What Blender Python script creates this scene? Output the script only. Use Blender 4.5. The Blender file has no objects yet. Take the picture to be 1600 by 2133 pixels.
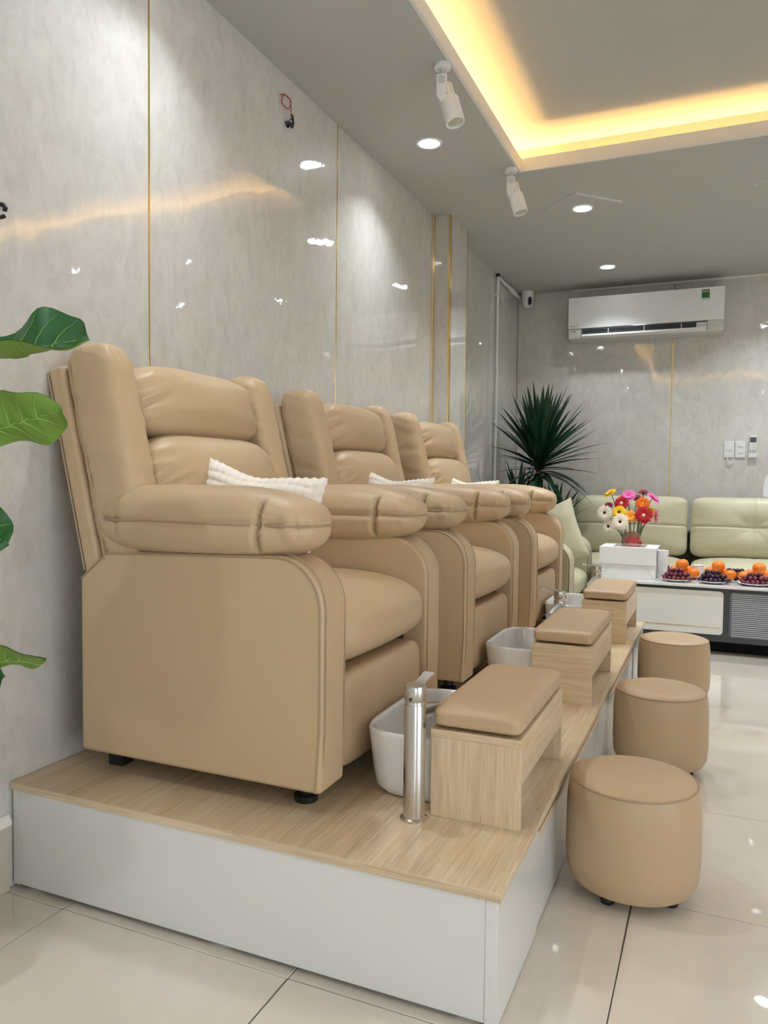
import bpy, bmesh, math, random
from mathutils import Vector, Matrix, noise
random.seed(7)
S = bpy.context.scene
COL = S.collection
# ------------------------------------------------------------------ camera
FPX = 1600.66
CAM = Vector((1.5509, 0.0, 1.0004))
RGT = Vector((0.91727562, 0.39810236, 0.01095187))
UPV = Vector((-0.02681454, 0.03429982, 0.9990518))
FWD = Vector((-0.39734923, 0.91669953, -0.04213732))
cd = bpy.data.cameras.new('camera'); cam = bpy.data.objects.new('camera', cd); COL.objects.link(cam)
cam.matrix_world = Matrix(((RGT.x, UPV.x, -FWD.x, CAM.x), (RGT.y, UPV.y, -FWD.y, CAM.y), (RGT.z, UPV.z, -FWD.z, CAM.z), (0, 0, 0, 1)))
cd.sensor_fit = 'VERTICAL'; cd.sensor_height = 36.0; cd.lens = 36.0 * FPX / 2133.0; cd.clip_start = 0.05
S.camera = cam
# ------------------------------------------------------------------ light and exposure
w = bpy.data.worlds.new('world'); S.world = w; w.use_nodes = True
w.node_tree.nodes['Background'].inputs[0].default_value = (0.86, 0.93, 1.0, 1)
w.node_tree.nodes['Background'].inputs[1].default_value = 2.9
S.view_settings.view_transform = 'Standard'; S.view_settings.look = 'None'
S.view_settings.gamma = 1.0; S.view_settings.use_curve_mapping = False
S.view_settings.exposure = 0.40
DOWN_W = 5.6            # watts of each recessed downlight
DOWN_LENS = 22.0        # lens emission
COVE = 72.0             # LED strip emission
DOWN_COL = (0.88, 0.95, 1.0)
# room dimensions
P = 0.2615; H = 2.5334; YB = 6.319; XR = 3.9; YF = -2.2; W = 1.215; PY0 = 1.32; PY1 = 4.262

def at(u, v, y):
    d = RGT * ((u - 800) / FPX) - UPV * ((v - 1066.5) / FPX) + FWD
    return CAM + d * ((y - CAM.y) / d.y)

# ------------------------------------------------------------------ materials
def srgb(r, g, b):
    f = lambda c: (c / 255 / 12.92) if c <= 10 else ((c / 255 + .055) / 1.055) ** 2.4
    return (f(r), f(g), f(b), 1)
MATS = {}
def mat(name, col, rough=.5, metal=0, coat=0, coat_rough=.03, spec=.5, emit=None, estr=0, bump=None, trans=0, sheen=0):
    m = bpy.data.materials.new(name); m.use_nodes = True
    nt = m.node_tree; b = nt.nodes['Principled BSDF']
    b.inputs['Base Color'].default_value = col if len(col) == 4 else (*col, 1)
    b.inputs['Roughness'].default_value = rough; b.inputs['Metallic'].default_value = metal
    b.inputs['Coat Weight'].default_value = coat; b.inputs['Coat Roughness'].default_value = coat_rough
    b.inputs['Specular IOR Level'].default_value = spec
    b.inputs['Transmission Weight'].default_value = trans
    b.inputs['Sheen Weight'].default_value = sheen
    if emit: b.inputs['Emission Color'].default_value = (*emit, 1); b.inputs['Emission Strength'].default_value = estr
    if bump:
        sc, dist = bump
        tc = nt.nodes.new('ShaderNodeTexCoord'); n = nt.nodes.new('ShaderNodeTexNoise'); n.inputs['Scale'].default_value = sc; n.inputs['Detail'].default_value = 3
        bp = nt.nodes.new('ShaderNodeBump'); bp.inputs['Strength'].default_value = 1; bp.inputs['Distance'].default_value = dist
        nt.links.new(tc.outputs['Object'], n.inputs['Vector']); nt.links.new(n.outputs['Fac'], bp.inputs['Height']); nt.links.new(bp.outputs['Normal'], b.inputs['Normal'])
    MATS[name] = m
    return m
def ramp(nt, stops):
    r = nt.nodes.new('ShaderNodeValToRGB')
    e = r.color_ramp.elements
    e[0].position, e[0].color = stops[0]; e[1].position, e[1].color = stops[-1]
    for p, c in stops[1:-1]:
        k = e.new(p); k.color = c
    return r
def marble(name, c1, c2, c3, wave=.0085):
    m = mat(name, c1, rough=.42, coat=1.0, coat_rough=.03, spec=.4); nt = m.node_tree; b = nt.nodes['Principled BSDF']; L = nt.links
    g = nt.nodes.new('ShaderNodeNewGeometry')
    n1 = nt.nodes.new('ShaderNodeTexNoise'); n1.inputs['Scale'].default_value = 16; n1.inputs['Detail'].default_value = 9; n1.inputs['Roughness'].default_value = .68; n1.inputs['Distortion'].default_value = 1.1
    mp = nt.nodes.new('ShaderNodeMapping'); mp.inputs['Scale'].default_value = (1, 1, .55); L.new(g.outputs['Position'], mp.inputs['Vector']); L.new(mp.outputs['Vector'], n1.inputs['Vector'])
    r = ramp(nt, [(.36, c2), (.5, c1), (.66, c3)]); L.new(n1.outputs['Fac'], r.inputs['Fac'])
    n2 = nt.nodes.new('ShaderNodeTexNoise'); n2.inputs['Scale'].default_value = 1.3; n2.inputs['Detail'].default_value = 3; L.new(g.outputs['Position'], n2.inputs['Vector'])
    r2 = ramp(nt, [(.35, (.965, .955, .945, 1)), (.65, (1, 1, 1, 1))]); L.new(n2.outputs['Fac'], r2.inputs['Fac'])
    mx = nt.nodes.new('ShaderNodeMix'); mx.data_type = 'RGBA'; mx.blend_type = 'MULTIPLY'; mx.inputs[0].default_value = 1
    L.new(r.outputs['Color'], mx.inputs[6]); L.new(r2.outputs['Color'], mx.inputs[7]); L.new(mx.outputs[2], b.inputs['Base Color'])
    # thin glossy sheet: slow waves plus a faint orange-peel
    mw = nt.nodes.new('ShaderNodeMapping'); mw.inputs['Scale'].default_value = (1, 1, .45); L.new(g.outputs['Position'], mw.inputs['Vector'])
    n3 = nt.nodes.new('ShaderNodeTexNoise'); n3.inputs['Scale'].default_value = 2.9; n3.inputs['Detail'].default_value = 2.2; n3.inputs['Roughness'].default_value = .42; L.new(mw.outputs['Vector'], n3.inputs['Vector'])
    n4 = nt.nodes.new('ShaderNodeTexNoise'); n4.inputs['Scale'].default_value = 26; n4.inputs['Detail'].default_value = 2; L.new(g.outputs['Position'], n4.inputs['Vector'])
    b1 = nt.nodes.new('ShaderNodeBump'); b1.inputs['Distance'].default_value = wave; L.new(n3.outputs['Fac'], b1.inputs['Height'])
    b2 = nt.nodes.new('ShaderNodeBump'); b2.inputs['Distance'].default_value = .00022; L.new(n4.outputs['Fac'], b2.inputs['Height']); L.new(b1.outputs['Normal'], b2.inputs['Normal'])
    b.inputs['Coat IOR'].default_value = 1.9
    L.new(b2.outputs['Normal'], b.inputs['Normal']); L.new(b2.outputs['Normal'], b.inputs['Coat Normal'])
    return m
marble('marble', srgb(207, 204, 198), srgb(198, 195, 189), srgb(214, 211, 205))
def woodmat(name, scale, c1, c2, c3, rough=.38):
    m = mat(name, c1, rough=rough, coat=.25, coat_rough=.18); nt = m.node_tree; b = nt.nodes['Principled BSDF']; L = nt.links
    g = nt.nodes.new('ShaderNodeNewGeometry'); mp = nt.nodes.new('ShaderNodeMapping'); mp.inputs['Scale'].default_value = scale
    L.new(g.outputs['Position'], mp.inputs['Vector'])
    n = nt.nodes.new('ShaderNodeTexNoise'); n.inputs['Scale'].default_value = 1; n.inputs['Detail'].default_value = 5; n.inputs['Roughness'].default_value = .6; n.inputs['Distortion'].default_value = .5
    L.new(mp.outputs['Vector'], n.inputs['Vector'])
    r = ramp(nt, [(.33, c2), (.5, c1), (.68, c3)]); L.new(n.outputs['Fac'], r.inputs['Fac'])
    n2 = nt.nodes.new('ShaderNodeTexNoise'); n2.inputs['Scale'].default_value = .22; n2.inputs['Detail'].default_value = 2; L.new(mp.outputs['Vector'], n2.inputs['Vector'])
    r2 = ramp(nt, [(.35, (.9, .88, .86, 1)), (.62, (1, 1, 1, 1))]); L.new(n2.outputs['Fac'], r2.inputs['Fac'])
    mx = nt.nodes.new('ShaderNodeMix'); mx.data_type = 'RGBA'; mx.blend_type = 'MULTIPLY'; mx.inputs[0].default_value = 1
    L.new(r.outputs['Color'], mx.inputs[6]); L.new(r2.outputs['Color'], mx.inputs[7]); L.new(mx.outputs[2], b.inputs['Base Color'])
    return m
OAK = (srgb(220, 197, 163), srgb(204, 179, 144), srgb(229, 210, 180))
woodmat('oak_y', (170, 7, 170), *OAK); woodmat('oak_z', (200, 200, 8), *OAK); woodmat('oak_x', (8, 170, 200), *OAK)
mat('leather', srgb(196, 170, 136), rough=.42, spec=.42, bump=(420, .00035))
mat('leather_seam', srgb(170, 143, 113), rough=.5)
mat('leather_stool', srgb(195, 168, 135), rough=.4, spec=.4, bump=(420, .0003))
mat('sage', srgb(192, 186, 157), rough=.4, spec=.42, bump=(380, .0003))
mat('sage_seam', srgb(160, 154, 122), rough=.5)
mat('sofa_frame', srgb(84, 82, 70), rough=.7)
mat('black_plastic', srgb(22, 22, 24), rough=.5)
mat('gap_shade', srgb(14, 13, 12), rough=.9)  # near-black stand-in for the shade inside gaps, holes and recesses
mat('white_board', srgb(228, 228, 224), rough=.3, coat=.6, coat_rough=.06)
mat('white_plastic', srgb(232, 232, 232), rough=.35)
mat('white_paint', srgb(225, 224, 220), rough=.75)
mat('ceiling_paint', srgb(183, 184, 181), rough=.85)
mat('ceramic', srgb(240, 240, 240), rough=.12, coat=1, coat_rough=.02)
mat('paper', srgb(240, 239, 238), rough=.6)
mat('gold', (.80, .60, .25), rough=.22, metal=1)
mat('steel', (.62, .60, .57), rough=.24, metal=1)
mat('chrome', (.72, .72, .73), rough=.1, metal=1)
mat('charcoal', srgb(62, 64, 68), rough=.35)
mat('rib_gap_shade', srgb(96, 99, 106), rough=.4)  # darker than the ribs to paint shade between them
mat('ribbed_grey', srgb(176, 179, 186), rough=.3, metal=.2)
mat('sintered', srgb(232, 231, 229), rough=.12, coat=.6)
mat('lens', (1, 1, 1), emit=(.95, .98, 1.0), estr=DOWN_LENS)
mat('led', (1, .8, .5), emit=(1.0, .56, .18), estr=COVE)
mat('grey_glass', srgb(70, 72, 74), rough=.1)
mat('ac_grey', srgb(206, 205, 200), rough=.4)
mat('ac_dark', srgb(52, 56, 60), rough=.5)
mat('text_grey', srgb(70, 72, 78), rough=.5)
mat('label_green', srgb(30, 110, 50), rough=.5); mat('label_gold', srgb(200, 170, 80), rough=.5); mat('label_black', srgb(30, 36, 30), rough=.5)
mat('red_wire', srgb(170, 16, 24), rough=.4)
mat('wood_bark', srgb(150, 122, 92), rough=.85, bump=(60, .004))
mat('soil', srgb(60, 45, 34), rough=.95)
mat('pot_white', srgb(225, 222, 215), rough=.35)
mat('yucca_leaf', srgb(22, 62, 38), rough=.35)
mat('fig_leaf', srgb(34, 92, 40), rough=.32, spec=.5); mat('fig_back', srgb(112, 146, 56), rough=.5); mat('fig_vein', srgb(150, 182, 96), rough=.5)
mat('stem_green', srgb(70, 92, 40), rough=.6)
mat('flower_eye', srgb(60, 34, 26), rough=.8)
for n_, c_ in (('yellow', (250, 200, 10)), ('pink', (236, 110, 180)), ('rose', (226, 130, 150)), ('red', (188, 12, 26)), ('orange', (246, 120, 20)), ('amber', (250, 170, 50)), ('cream', (246, 232, 214)), ('magenta', (205, 70, 110))):
    mat('petal_' + n_, srgb(*c_), rough=.6)
mat('vase_pink', srgb(186, 138, 126), rough=.35, coat=.4); mat('vase_rose', srgb(186, 72, 66), rough=.5)
mat('mandarin', srgb(243, 128, 22), rough=.38, bump=(260, .0012))
mat('grape_red', srgb(104, 34, 46), rough=.3, coat=.2, coat_rough=.2); mat('grape_dark', srgb(52, 26, 46), rough=.35)
mat('window_film', srgb(150, 140, 134), rough=.08)
def glassmat():
    m = bpy.data.materials.new('clear_glass'); m.use_nodes = True; nt = m.node_tree; nt.nodes.remove(nt.nodes['Principled BSDF'])
    t = nt.nodes.new('ShaderNodeBsdfTransparent'); g = nt.nodes.new('ShaderNodeBsdfGlossy'); g.inputs['Roughness'].default_value = .02; f = nt.nodes.new('ShaderNodeFresnel'); mx = nt.nodes.new('ShaderNodeMixShader')
    nt.links.new(f.outputs[0], mx.inputs[0]); nt.links.new(t.outputs[0], mx.inputs[1]); nt.links.new(g.outputs[0], mx.inputs[2]); nt.links.new(mx.outputs[0], nt.nodes['Material Output'].inputs['Surface']); MATS['clear_glass'] = m
glassmat()
# floor tile: polished beige porcelain
def tilemat():
    m = mat('floor_tile', srgb(216, 207, 193), rough=.16, coat=.8, coat_rough=.02); nt = m.node_tree; b = nt.nodes['Principled BSDF']; L = nt.links
    g = nt.nodes.new('ShaderNodeNewGeometry'); n = nt.nodes.new('ShaderNodeTexNoise'); n.inputs['Scale'].default_value = 2.6; n.inputs['Detail'].default_value = 9; n.inputs['Roughness'].default_value = .65
    L.new(g.outputs['Position'], n.inputs['Vector'])
    r = ramp(nt, [(.3, srgb(213, 203, 188)), (.7, srgb(227, 218, 205))]); L.new(n.outputs['Fac'], r.inputs['Fac']); L.new(r.outputs['Color'], b.inputs['Base Color'])
    n3 = nt.nodes.new('ShaderNodeTexNoise'); n3.inputs['Scale'].default_value = 5; n3.inputs['Detail'].default_value = 1; L.new(g.outputs['Position'], n3.inputs['Vector'])
    bp = nt.nodes.new('ShaderNodeBump'); bp.inputs['Distance'].default_value = .0006; L.new(n3.outputs['Fac'], bp.inputs['Height']); L.new(bp.outputs['Normal'], b.inputs['Coat Normal'])
tilemat()
mat('grout', srgb(120, 112, 102), rough=.9)
mat('skirting', srgb(196, 188, 172), rough=.2, coat=.5)
mat('skirting_cap', srgb(236, 232, 220), rough=.4)
mat('terry', srgb(244, 236, 224), rough=.95, sheen=.3)

# ------------------------------------------------------------------ mesh helpers
class MB:
    def __init__(s): s.v = []; s.f = []; s.wn = False
    def add(s, v, f):
        o = len(s.v); s.v += [tuple(p) for p in v]; s.f += [tuple(i + o for i in q) for q in f]; return s
    def box(s, x0, x1, y0, y1, z0, z1, bev=0, seg=2):
        bm = bmesh.new()
        vs = [bm.verts.new(p) for p in ((x0, y0, z0), (x1, y0, z0), (x1, y1, z0), (x0, y1, z0), (x0, y0, z1), (x1, y0, z1), (x1, y1, z1), (x0, y1, z1))]
        for q in ((3, 2, 1, 0), (4, 5, 6, 7), (0, 1, 5, 4), (1, 2, 6, 5), (2, 3, 7, 6), (3, 0, 4, 7)): bm.faces.new([vs[i] for i in q])
        return s._bm(bm, bev, seg)
    def prism(s, poly, axis, a, b, bev=0, seg=2):
        """poly: (p,q) list in the two remaining axes (xz for axis y, yz for x, xy for z)"""
        bm = bmesh.new()
        def pt(p, c):
            return {'y': (p[0], c, p[1]), 'x': (c, p[0], p[1]), 'z': (p[0], p[1], c)}[axis]
        A = [bm.verts.new(pt(p, a)) for p in poly]; B = [bm.verts.new(pt(p, b)) for p in poly]
        bm.faces.new(A); bm.faces.new(B[::-1]); n = len(poly)
        for i in range(n): bm.faces.new((A[i], B[i], B[(i + 1) % n], A[(i + 1) % n]))
        bmesh.ops.recalc_face_normals(bm, faces=bm.faces)
        return s._bm(bm, bev, seg, sharp=True)
    def _bm(s, bm, bev, seg, sharp=False):
        if bev > 0:
            s.wn = True
            es = [e for e in bm.edges if (not sharp) or e.calc_face_angle(0) > .6]
            bmesh.ops.bevel(bm, geom=es, offset=bev, segments=seg, profile=.5, affect='EDGES', clamp_overlap=True)
        bmesh.ops.recalc_face_normals(bm, faces=bm.faces)
        bm.verts.index_update()
        s.add([v.co[:] for v in bm.verts], [[v.index for v in f.verts] for f in bm.faces]); bm.free(); return s
    def lathe(s, prof, c=(0, 0, 0), seg=32, axis=(0, 0, 1), cap=True):
        q = Vector((0, 0, 1)).rotation_difference(Vector(axis).normalized()); c = Vector(c)
        v = []; f = []
        for r, z in prof:
            for i in range(seg):
                t = 2 * math.pi * i / seg; v.append(c + q @ Vector((r * math.cos(t), r * math.sin(t), z)))
        for k in range(len(prof) - 1):
            for i in range(seg):
                j = (i + 1) % seg; f.append((k * seg + i, k * seg + j, (k + 1) * seg + j, (k + 1) * seg + i))
        if cap:
            f.append(tuple(range(seg))[::-1]); f.append(tuple((len(prof) - 1) * seg + i for i in range(seg)))
        return s.add(v, f)
    def tube(s, pts, r, seg=8, closed=False):
        pts = [Vector(p) for p in pts]; n = len(pts); v = []; f = []
        rr = r if callable(r) else (lambda t: r)
        up = None
        for i in range(n):
            if closed: d = pts[(i + 1) % n] - pts[i - 1]
            else: d = pts[min(i + 1, n - 1)] - pts[max(i - 1, 0)]
            d.normalize()
            if up is None:
                up = d.orthogonal().normalized()
            up = (up - d * up.dot(d)); up = up.normalized() if up.length > 1e-6 else d.orthogonal().normalized()
            b = d.cross(up); ra = rr(i / max(1, n - 1))
            for k in range(seg):
                t = 2 * math.pi * k / seg; v.append(pts[i] + (up * math.cos(t) + b * math.sin(t)) * ra)
        for i in range(n if closed else n - 1):
            j = (i + 1) % n
            for k in range(seg):
                l = (k + 1) % seg; f.append((i * seg + k, i * seg + l, j * seg + l, j * seg + k))
        if not closed: f.append(tuple(range(seg))[::-1]); f.append(tuple((n - 1) * seg + k for k in range(seg)))
        return s.add(v, f)
    def xf(s, fn): s.v = [tuple(fn(Vector(p))) for p in s.v]; return s
    def build(s, name, m, parent=None, smooth=True, angle=40):
        me = bpy.data.meshes.new(name); me.from_pydata(s.v, [], s.f); me.update()
        me.materials.append(MATS[m])
        if smooth:
            me.polygons.foreach_set('use_smooth', [True] * len(me.polygons)); me.set_sharp_from_angle(angle=math.radians(angle))
        o = bpy.data.objects.new(name, me); COL.objects.link(o)
        if parent: o.parent = parent
        if s.wn and smooth:
            wm = o.modifiers.new('weighted_normal', 'WEIGHTED_NORMAL'); wm.keep_sharp = True; wm.weight = 100
        return o
def cubesphere(res):
    vs = []; fs = []; idx = {}
    def key(p): return tuple(round(c * 1e5) for c in p)
    def vid(p):
        k = key(p)
        if k not in idx: idx[k] = len(vs); vs.append(p)
        return idx[k]
    tt = [math.tan((-1 + 2 * i / res) * math.pi / 4) for i in range(res + 1)]
    for ax in range(3):
        for sg in (-1, 1):
            for i in range(res):
                for j in range(res):
                    q = []
                    for a, b in ((i, j), (i + 1, j), (i + 1, j + 1), (i, j + 1)):
                        p = [0, 0, 0]; p[ax] = sg; p[(ax + 1) % 3] = tt[a]; p[(ax + 2) % 3] = tt[b]; q.append(vid(tuple(p)))
                    fs.append(tuple(q if sg > 0 else q[::-1]))
    return vs, fs
_cs = {}
def cushion(c, h, n1=3.0, n2=3.0, axis=0, res=24, fn=None):
    """superellipsoid cushion: exponent n1 in the section across 'axis', n2 along it; fn(unit point, scaled point) adjusts"""
    if res not in _cs: _cs[res] = cubesphere(res)
    vs, fs = _cs[res]; out = []
    o1, o2 = [k for k in range(3) if k != axis]
    for p in vs:
        s_ = (abs(p[axis]) ** n2 + (abs(p[o1]) ** n1 + abs(p[o2]) ** n1) ** (n2 / n1)) ** (-1 / n2)
        u = Vector(p) * s_; q = Vector((u.x * h[0], u.y * h[1], u.z * h[2]))
        if fn: q = fn(u, q)
        out.append(q + Vector(c))
    return MB().add(out, fs)
def nz(x, y=0, z=0): return noise.noise(Vector((x, y, z)))
def empty(name, loc, label, cat, group=None, rz=0):
    o = bpy.data.objects.new(name, None); COL.objects.link(o); o.location = loc; o.rotation_euler = (0, 0, rz); o.empty_display_size = .05
    return tag(o, label, cat, group)
def tag(o, label, cat, group=None):
    o['label'] = label; o['category'] = cat
    if group: o['group'] = group
    return o
def struct(o): o['kind'] = 'structure'; return o
def copy_tree(o, parent=None):
    c = o.copy(); COL.objects.link(c); c.parent = parent
    for ch in list(o.children): copy_tree(ch, c)
    return c
def arc(cx, cz, r, a0, a1, n=8):
    return [(cx + r * math.cos(math.radians(a0 + (a1 - a0) * i / n)), cz + r * math.sin(math.radians(a0 + (a1 - a0) * i / n))) for i in range(n + 1)]

# ------------------------------------------------------------------ the setting
fl = struct(MB().box(-.1, XR + .1, YF - .1, YB + .1, -.06, -.004).build('floor', 'grout', smooth=False))
TX0, TY0, TP = .1845, 1.303, .6025
tile_mesh = None
ix0 = math.floor((0 - TX0) / TP); iy0 = math.floor((YF - TY0) / TP)
for i in range(ix0, int((XR - TX0) / TP) + 1):
    for j in range(iy0, int((YB - TY0) / TP) + 1):
        x0 = max(0, TX0 + i * TP + .0012); x1 = min(XR, TX0 + (i + 1) * TP - .0012); y0 = max(YF, TY0 + j * TP + .0012); y1 = min(YB, TY0 + (j + 1) * TP - .0012)
        if x1 - x0 < .02 or y1 - y0 < .02: continue
        full = abs(x1 - x0 - TP + .0024) < 1e-4 and abs(y1 - y0 - TP + .0024) < 1e-4
        if full and tile_mesh:
            o = bpy.data.objects.new('tile', tile_mesh); COL.objects.link(o); o.parent = fl
        else:
            o = MB().box(0, x1 - x0, 0, y1 - y0, -.004, 0, .0012, 1).build('tile', 'floor_tile', fl)
            if full: tile_mesh = o.data
        o.location = (x0, y0, random.uniform(-.0004, 0.0))

def wall_left():
    wl = struct(MB().box(-.12, -.012, YF - .1, YB + .1, -.05, H + .3).build('wall_left', 'white_paint', smooth=False))
    ys = [YF, -1.797, -.591, .615, 1.821, 3.027, 4.233]
    for a, b in zip(ys[:-1], ys[1:]):
        MB().box(-.011, 0, a + .003, b - .003, 0, H, .001, 1).build('panel', 'marble', wl)
    MB().box(-.011, 0, 4.236, 5.44, 0, H, .001, 1).build('panel', 'marble', wl)
    MB().box(-.011, 0, 5.446, YB, 0, H, .001, 1).build('panel', 'marble', wl)
    for y in ys[1:]:
        MB().box(-.008, .0015, y - .0034, y + .0034, .18, H, .001, 1).build('gold_strip', 'gold', wl)
    MB().box(-.008, .0012, 5.441, 5.445, 0, H).build('joint_strip', 'ac_grey', wl)
    return wl
wall_left()
pil = struct(MB().box(-.008, .098, 4.272, 4.60, 0, H, .001, 1).build('wall_pillar', 'marble'))
MB().box(.090, .1015, 4.2685, 4.292, 0, H).build('gold_strip', 'gold', pil)
MB().box(.094, .100, 4.594, 4.603, 0, H).build('gold_strip', 'gold', pil)
MB().box(.0, .006, 4.266, 4.272, 0, H).build('gold_strip', 'gold', pil)
wb = struct(MB().box(-.1, XR + .1, YB + .012, YB + .12, -.05, H + .3).build('wall_back', 'white_paint', smooth=False))
for a, b in ((0, 1.207), (1.207, 2.413), (2.413, 3.62), (3.62, XR)):
    MB().box(a + .003, b - .003, YB, YB + .011, 0, H, .001, 1).build('panel', 'marble', wb)
for x in (1.207, 2.413, 3.62):
    MB().box(x - .0036, x + .0036, YB - .0018, YB + .008, 0, H - .02).build('gold_strip', 'gold', wb)
MB().box(.45, XR, YB - .008, YB, H - .012, H).build('ceiling_strip', 'skirting_cap', wb)
WZ1 = 2.25
def unseen_glazing(n, side, a, b, bars):
    # side 'front': along x in the wall y = YF; side 'right': along y in the wall x = XR
    def bx_(m, p, q, d0, d1, z0, z1):
        if side == 'front': m.box(p, q, YF - d1, YF - d0, z0, z1)
        else: m.box(XR + d0, XR + d1, p, q, z0, z1)
    f = MB(); st_ = [a] + bars + [b - .05]
    for p in st_: bx_(f, p, p + .05, .02, .08, 0, WZ1)
    bx_(f, a, b, .02, .08, WZ1 - .05, WZ1); bx_(f, a, b, .02, .08, 0, .06)
    f = struct(f.build('window_%d' % n, 'charcoal', smooth=False))
    for p, q in zip(st_[:-1], st_[1:]):
        g = MB(); bx_(g, p + .05, q, .047, .055, .06, WZ1 - .05); g.build('pane', 'clear_glass', f, smooth=False)
    pd = bpy.data.lights.new('window_portal', 'AREA'); pd.shape = 'RECTANGLE'; pd.size = b - a; pd.size_y = WZ1; pd.cycles.is_portal = True
    po = bpy.data.objects.new('window_portal', pd); COL.objects.link(po)
    if side == 'front': po.location = ((a + b) / 2, YF - .10, WZ1 / 2); po.rotation_euler = (PI / 2, 0, 0)
    else: po.location = (XR + .10, (a + b) / 2, WZ1 / 2); po.rotation_euler = (PI / 2, 0, PI / 2)
PI = math.pi
FX0, FX1 = 2.35, 3.70; SY0, SY1 = -1.95, 1.35
wf_ = MB(); wf_.box(-.1, FX0, YF - .1, YF, -.05, H + .3); wf_.box(FX1, XR + .1, YF - .1, YF, -.05, H + .3); wf_.box(FX0, FX1, YF - .1, YF, WZ1, H + .3)
wf = struct(wf_.build('wall_front', 'white_paint', smooth=False))
wr_ = MB(); wr_.box(XR, XR + .1, YF - .1, SY0, -.05, H + .3); wr_.box(XR, XR + .1, SY1, YB + .1, -.05, H + .3); wr_.box(XR, XR + .1, SY0, SY1, WZ1, H + .3)
wr = struct(wr_.build('wall_right', 'marble', smooth=False))
unseen_glazing(1, 'front', FX0, FX1, [3.0]); unseen_glazing(2, 'right', SY0, SY1, [-1.12, -.30, .52])  # windows out of view, guessed and added to bring in fill daylight
bb = struct(MB().box(0, .012, YF, PY0 - .012, 0, .160, .001, 1).build('baseboard_left', 'skirting'))
MB().prism([(0, .160), (.014, .160), (.014, .168), (.004, .184), (0, .184)], 'y', YF, PY0 - .006).build('cap_strip', 'skirting_cap', bb)

# ceiling with a tray: lower ring, fascia lip, cove trough, upper panel
RX0, RX1, RY0, RY1 = .615, 3.30, -.3, 3.82
ce = MB()
for a in ((-.1, RX0 - .012, YF, YB + .1), (RX1 + .012, XR + .1, YF, YB + .1), (RX0 - .012, RX1 + .012, YF, RY0 - .012), (RX0 - .012, RX1 + .012, RY1 + .012, YB + .1)): ce.box(a[0], a[1], a[2], a[3], H, H + .012)
ceil = struct(ce.build('ceiling', 'ceiling_paint', smooth=False))
LIP, TUP, TR = .062, .150, .11
lp = MB()
lp.box(RX0 - .012, RX0, RY0 - .012, RY1 + .012, H, H + LIP); lp.box(RX1, RX1 + .012, RY0 - .012, RY1 + .012, H, H + LIP)
lp.box(RX0, RX1, RY1, RY1 + .012, H, H + LIP); lp.box(RX0, RX1, RY0 - .012, RY0, H, H + LIP)
lp.build('fascia', 'white_paint', ceil, smooth=False)
tw = MB()
tw.box(RX0 - TR - .012, RX0 - TR, RY0 - TR, RY1 + TR, H + .01, H + TUP); tw.box(RX1 + TR, RX1 + TR + .012, RY0 - TR, RY1 + TR, H + .01, H + TUP)
tw.box(RX0 - TR - .012, RX1 + TR + .012, RY1 + TR, RY1 + TR + .012, H + .01, H + TUP); tw.box(RX0 - TR - .012, RX1 + TR + .012, RY0 - TR - .012, RY0 - TR, H + .01, H + TUP)
tw.build('cove_wall', 'ceiling_paint', ceil, smooth=False)
MB().box(RX0 - TR - .012, RX1 + TR + .012, RY0 - TR - .012, RY1 + TR + .012, H + TUP, H + TUP + .02).build('tray_panel', 'ceiling_paint', ceil, smooth=False)
def led(x0, x1, y0, y1, lab):
    tag(MB().box(x0, x1, y0, y1, H + .0125, H + .0185).build('led_strip', 'led', smooth=False), lab, 'light strip', 'warm strips hidden in the ceiling cove')
led(RX0 - TR + .002, RX0 - TR + .014, RY0 - .05, RY1 + .08, 'warm LED strip in the ceiling cove along the armchair side')
led(RX0 - .08, RX1 + .08, RY1 + TR - .014, RY1 + TR - .002, 'warm LED strip in the ceiling cove edge towards the air conditioner')
led(RX1 + TR - .014, RX1 + TR - .002, RY0 - .05, RY1 + .08, 'warm LED strip in the ceiling cove along the far right side')
led(RX0 - .08, RX1 + .08, RY0 - TR + .002, RY0 - TR + .014, 'warm LED strip in the ceiling cove edge towards the entrance')

# ------------------------------------------------------------------ downlights
def downlight(x, y, lab, z=H, grp='round recessed downlights', watt=1.0):
    e = empty('downlight', (x, y, z), lab, 'downlight', grp)
    MB().lathe([(.047, -.001), (.048, -.005), (.056, -.006), (.060, -.003), (.061, .0), (.047, .001)], cap=False, seg=40).build('trim_ring', 'white_plastic', e)
    MB().lathe([(.0475, -.003), (.047, -.0038), (.002, -.0042)], seg=40).build('lens', 'lens', e)
    ld = bpy.data.lights.new('downlight_lamp', 'AREA'); ld.shape = 'DISK'; ld.size = .085; ld.energy = DOWN_W * watt; ld.color = DOWN_COL; ld.spread = math.radians(112)
    lo = bpy.data.objects.new('lamp', ld); COL.objects.link(lo); lo.parent = e; lo.location = (0, 0, -.012)
    return e
PLATE = .012
downlight(.305, 3.345, 'bright recessed ceiling downlight near the spotlight over the middle recliner', watt=.62)
downlight(.30, 1.76, 'recessed ceiling downlight over the front recliner by the wall', watt=.55)
downlight(.30, .15, 'unseen fill downlight added by the wall in front of the platform', watt=.6)  # out of view, added to continue the wall row as fill
downlight(.82, 4.415, 'ceiling downlight on a diamond plate beyond the tray corner', H - PLATE, 'downlights on diamond plates')
downlight(1.90, 4.415, 'ceiling downlight on a diamond plate in front of the sofa end', H - PLATE, 'downlights on diamond plates')
downlight(2.92, 4.40, 'ceiling downlight on a diamond plate by the right wall', H - PLATE, 'downlights on diamond plates')
downlight(.79, 5.71, 'small recessed ceiling downlight in front of the air conditioner', watt=.65)
downlight(1.93, 5.71, 'recessed ceiling downlight over the sofa middle')
downlight(2.98, 5.71, 'recessed ceiling downlight over the sofa far end')
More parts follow.
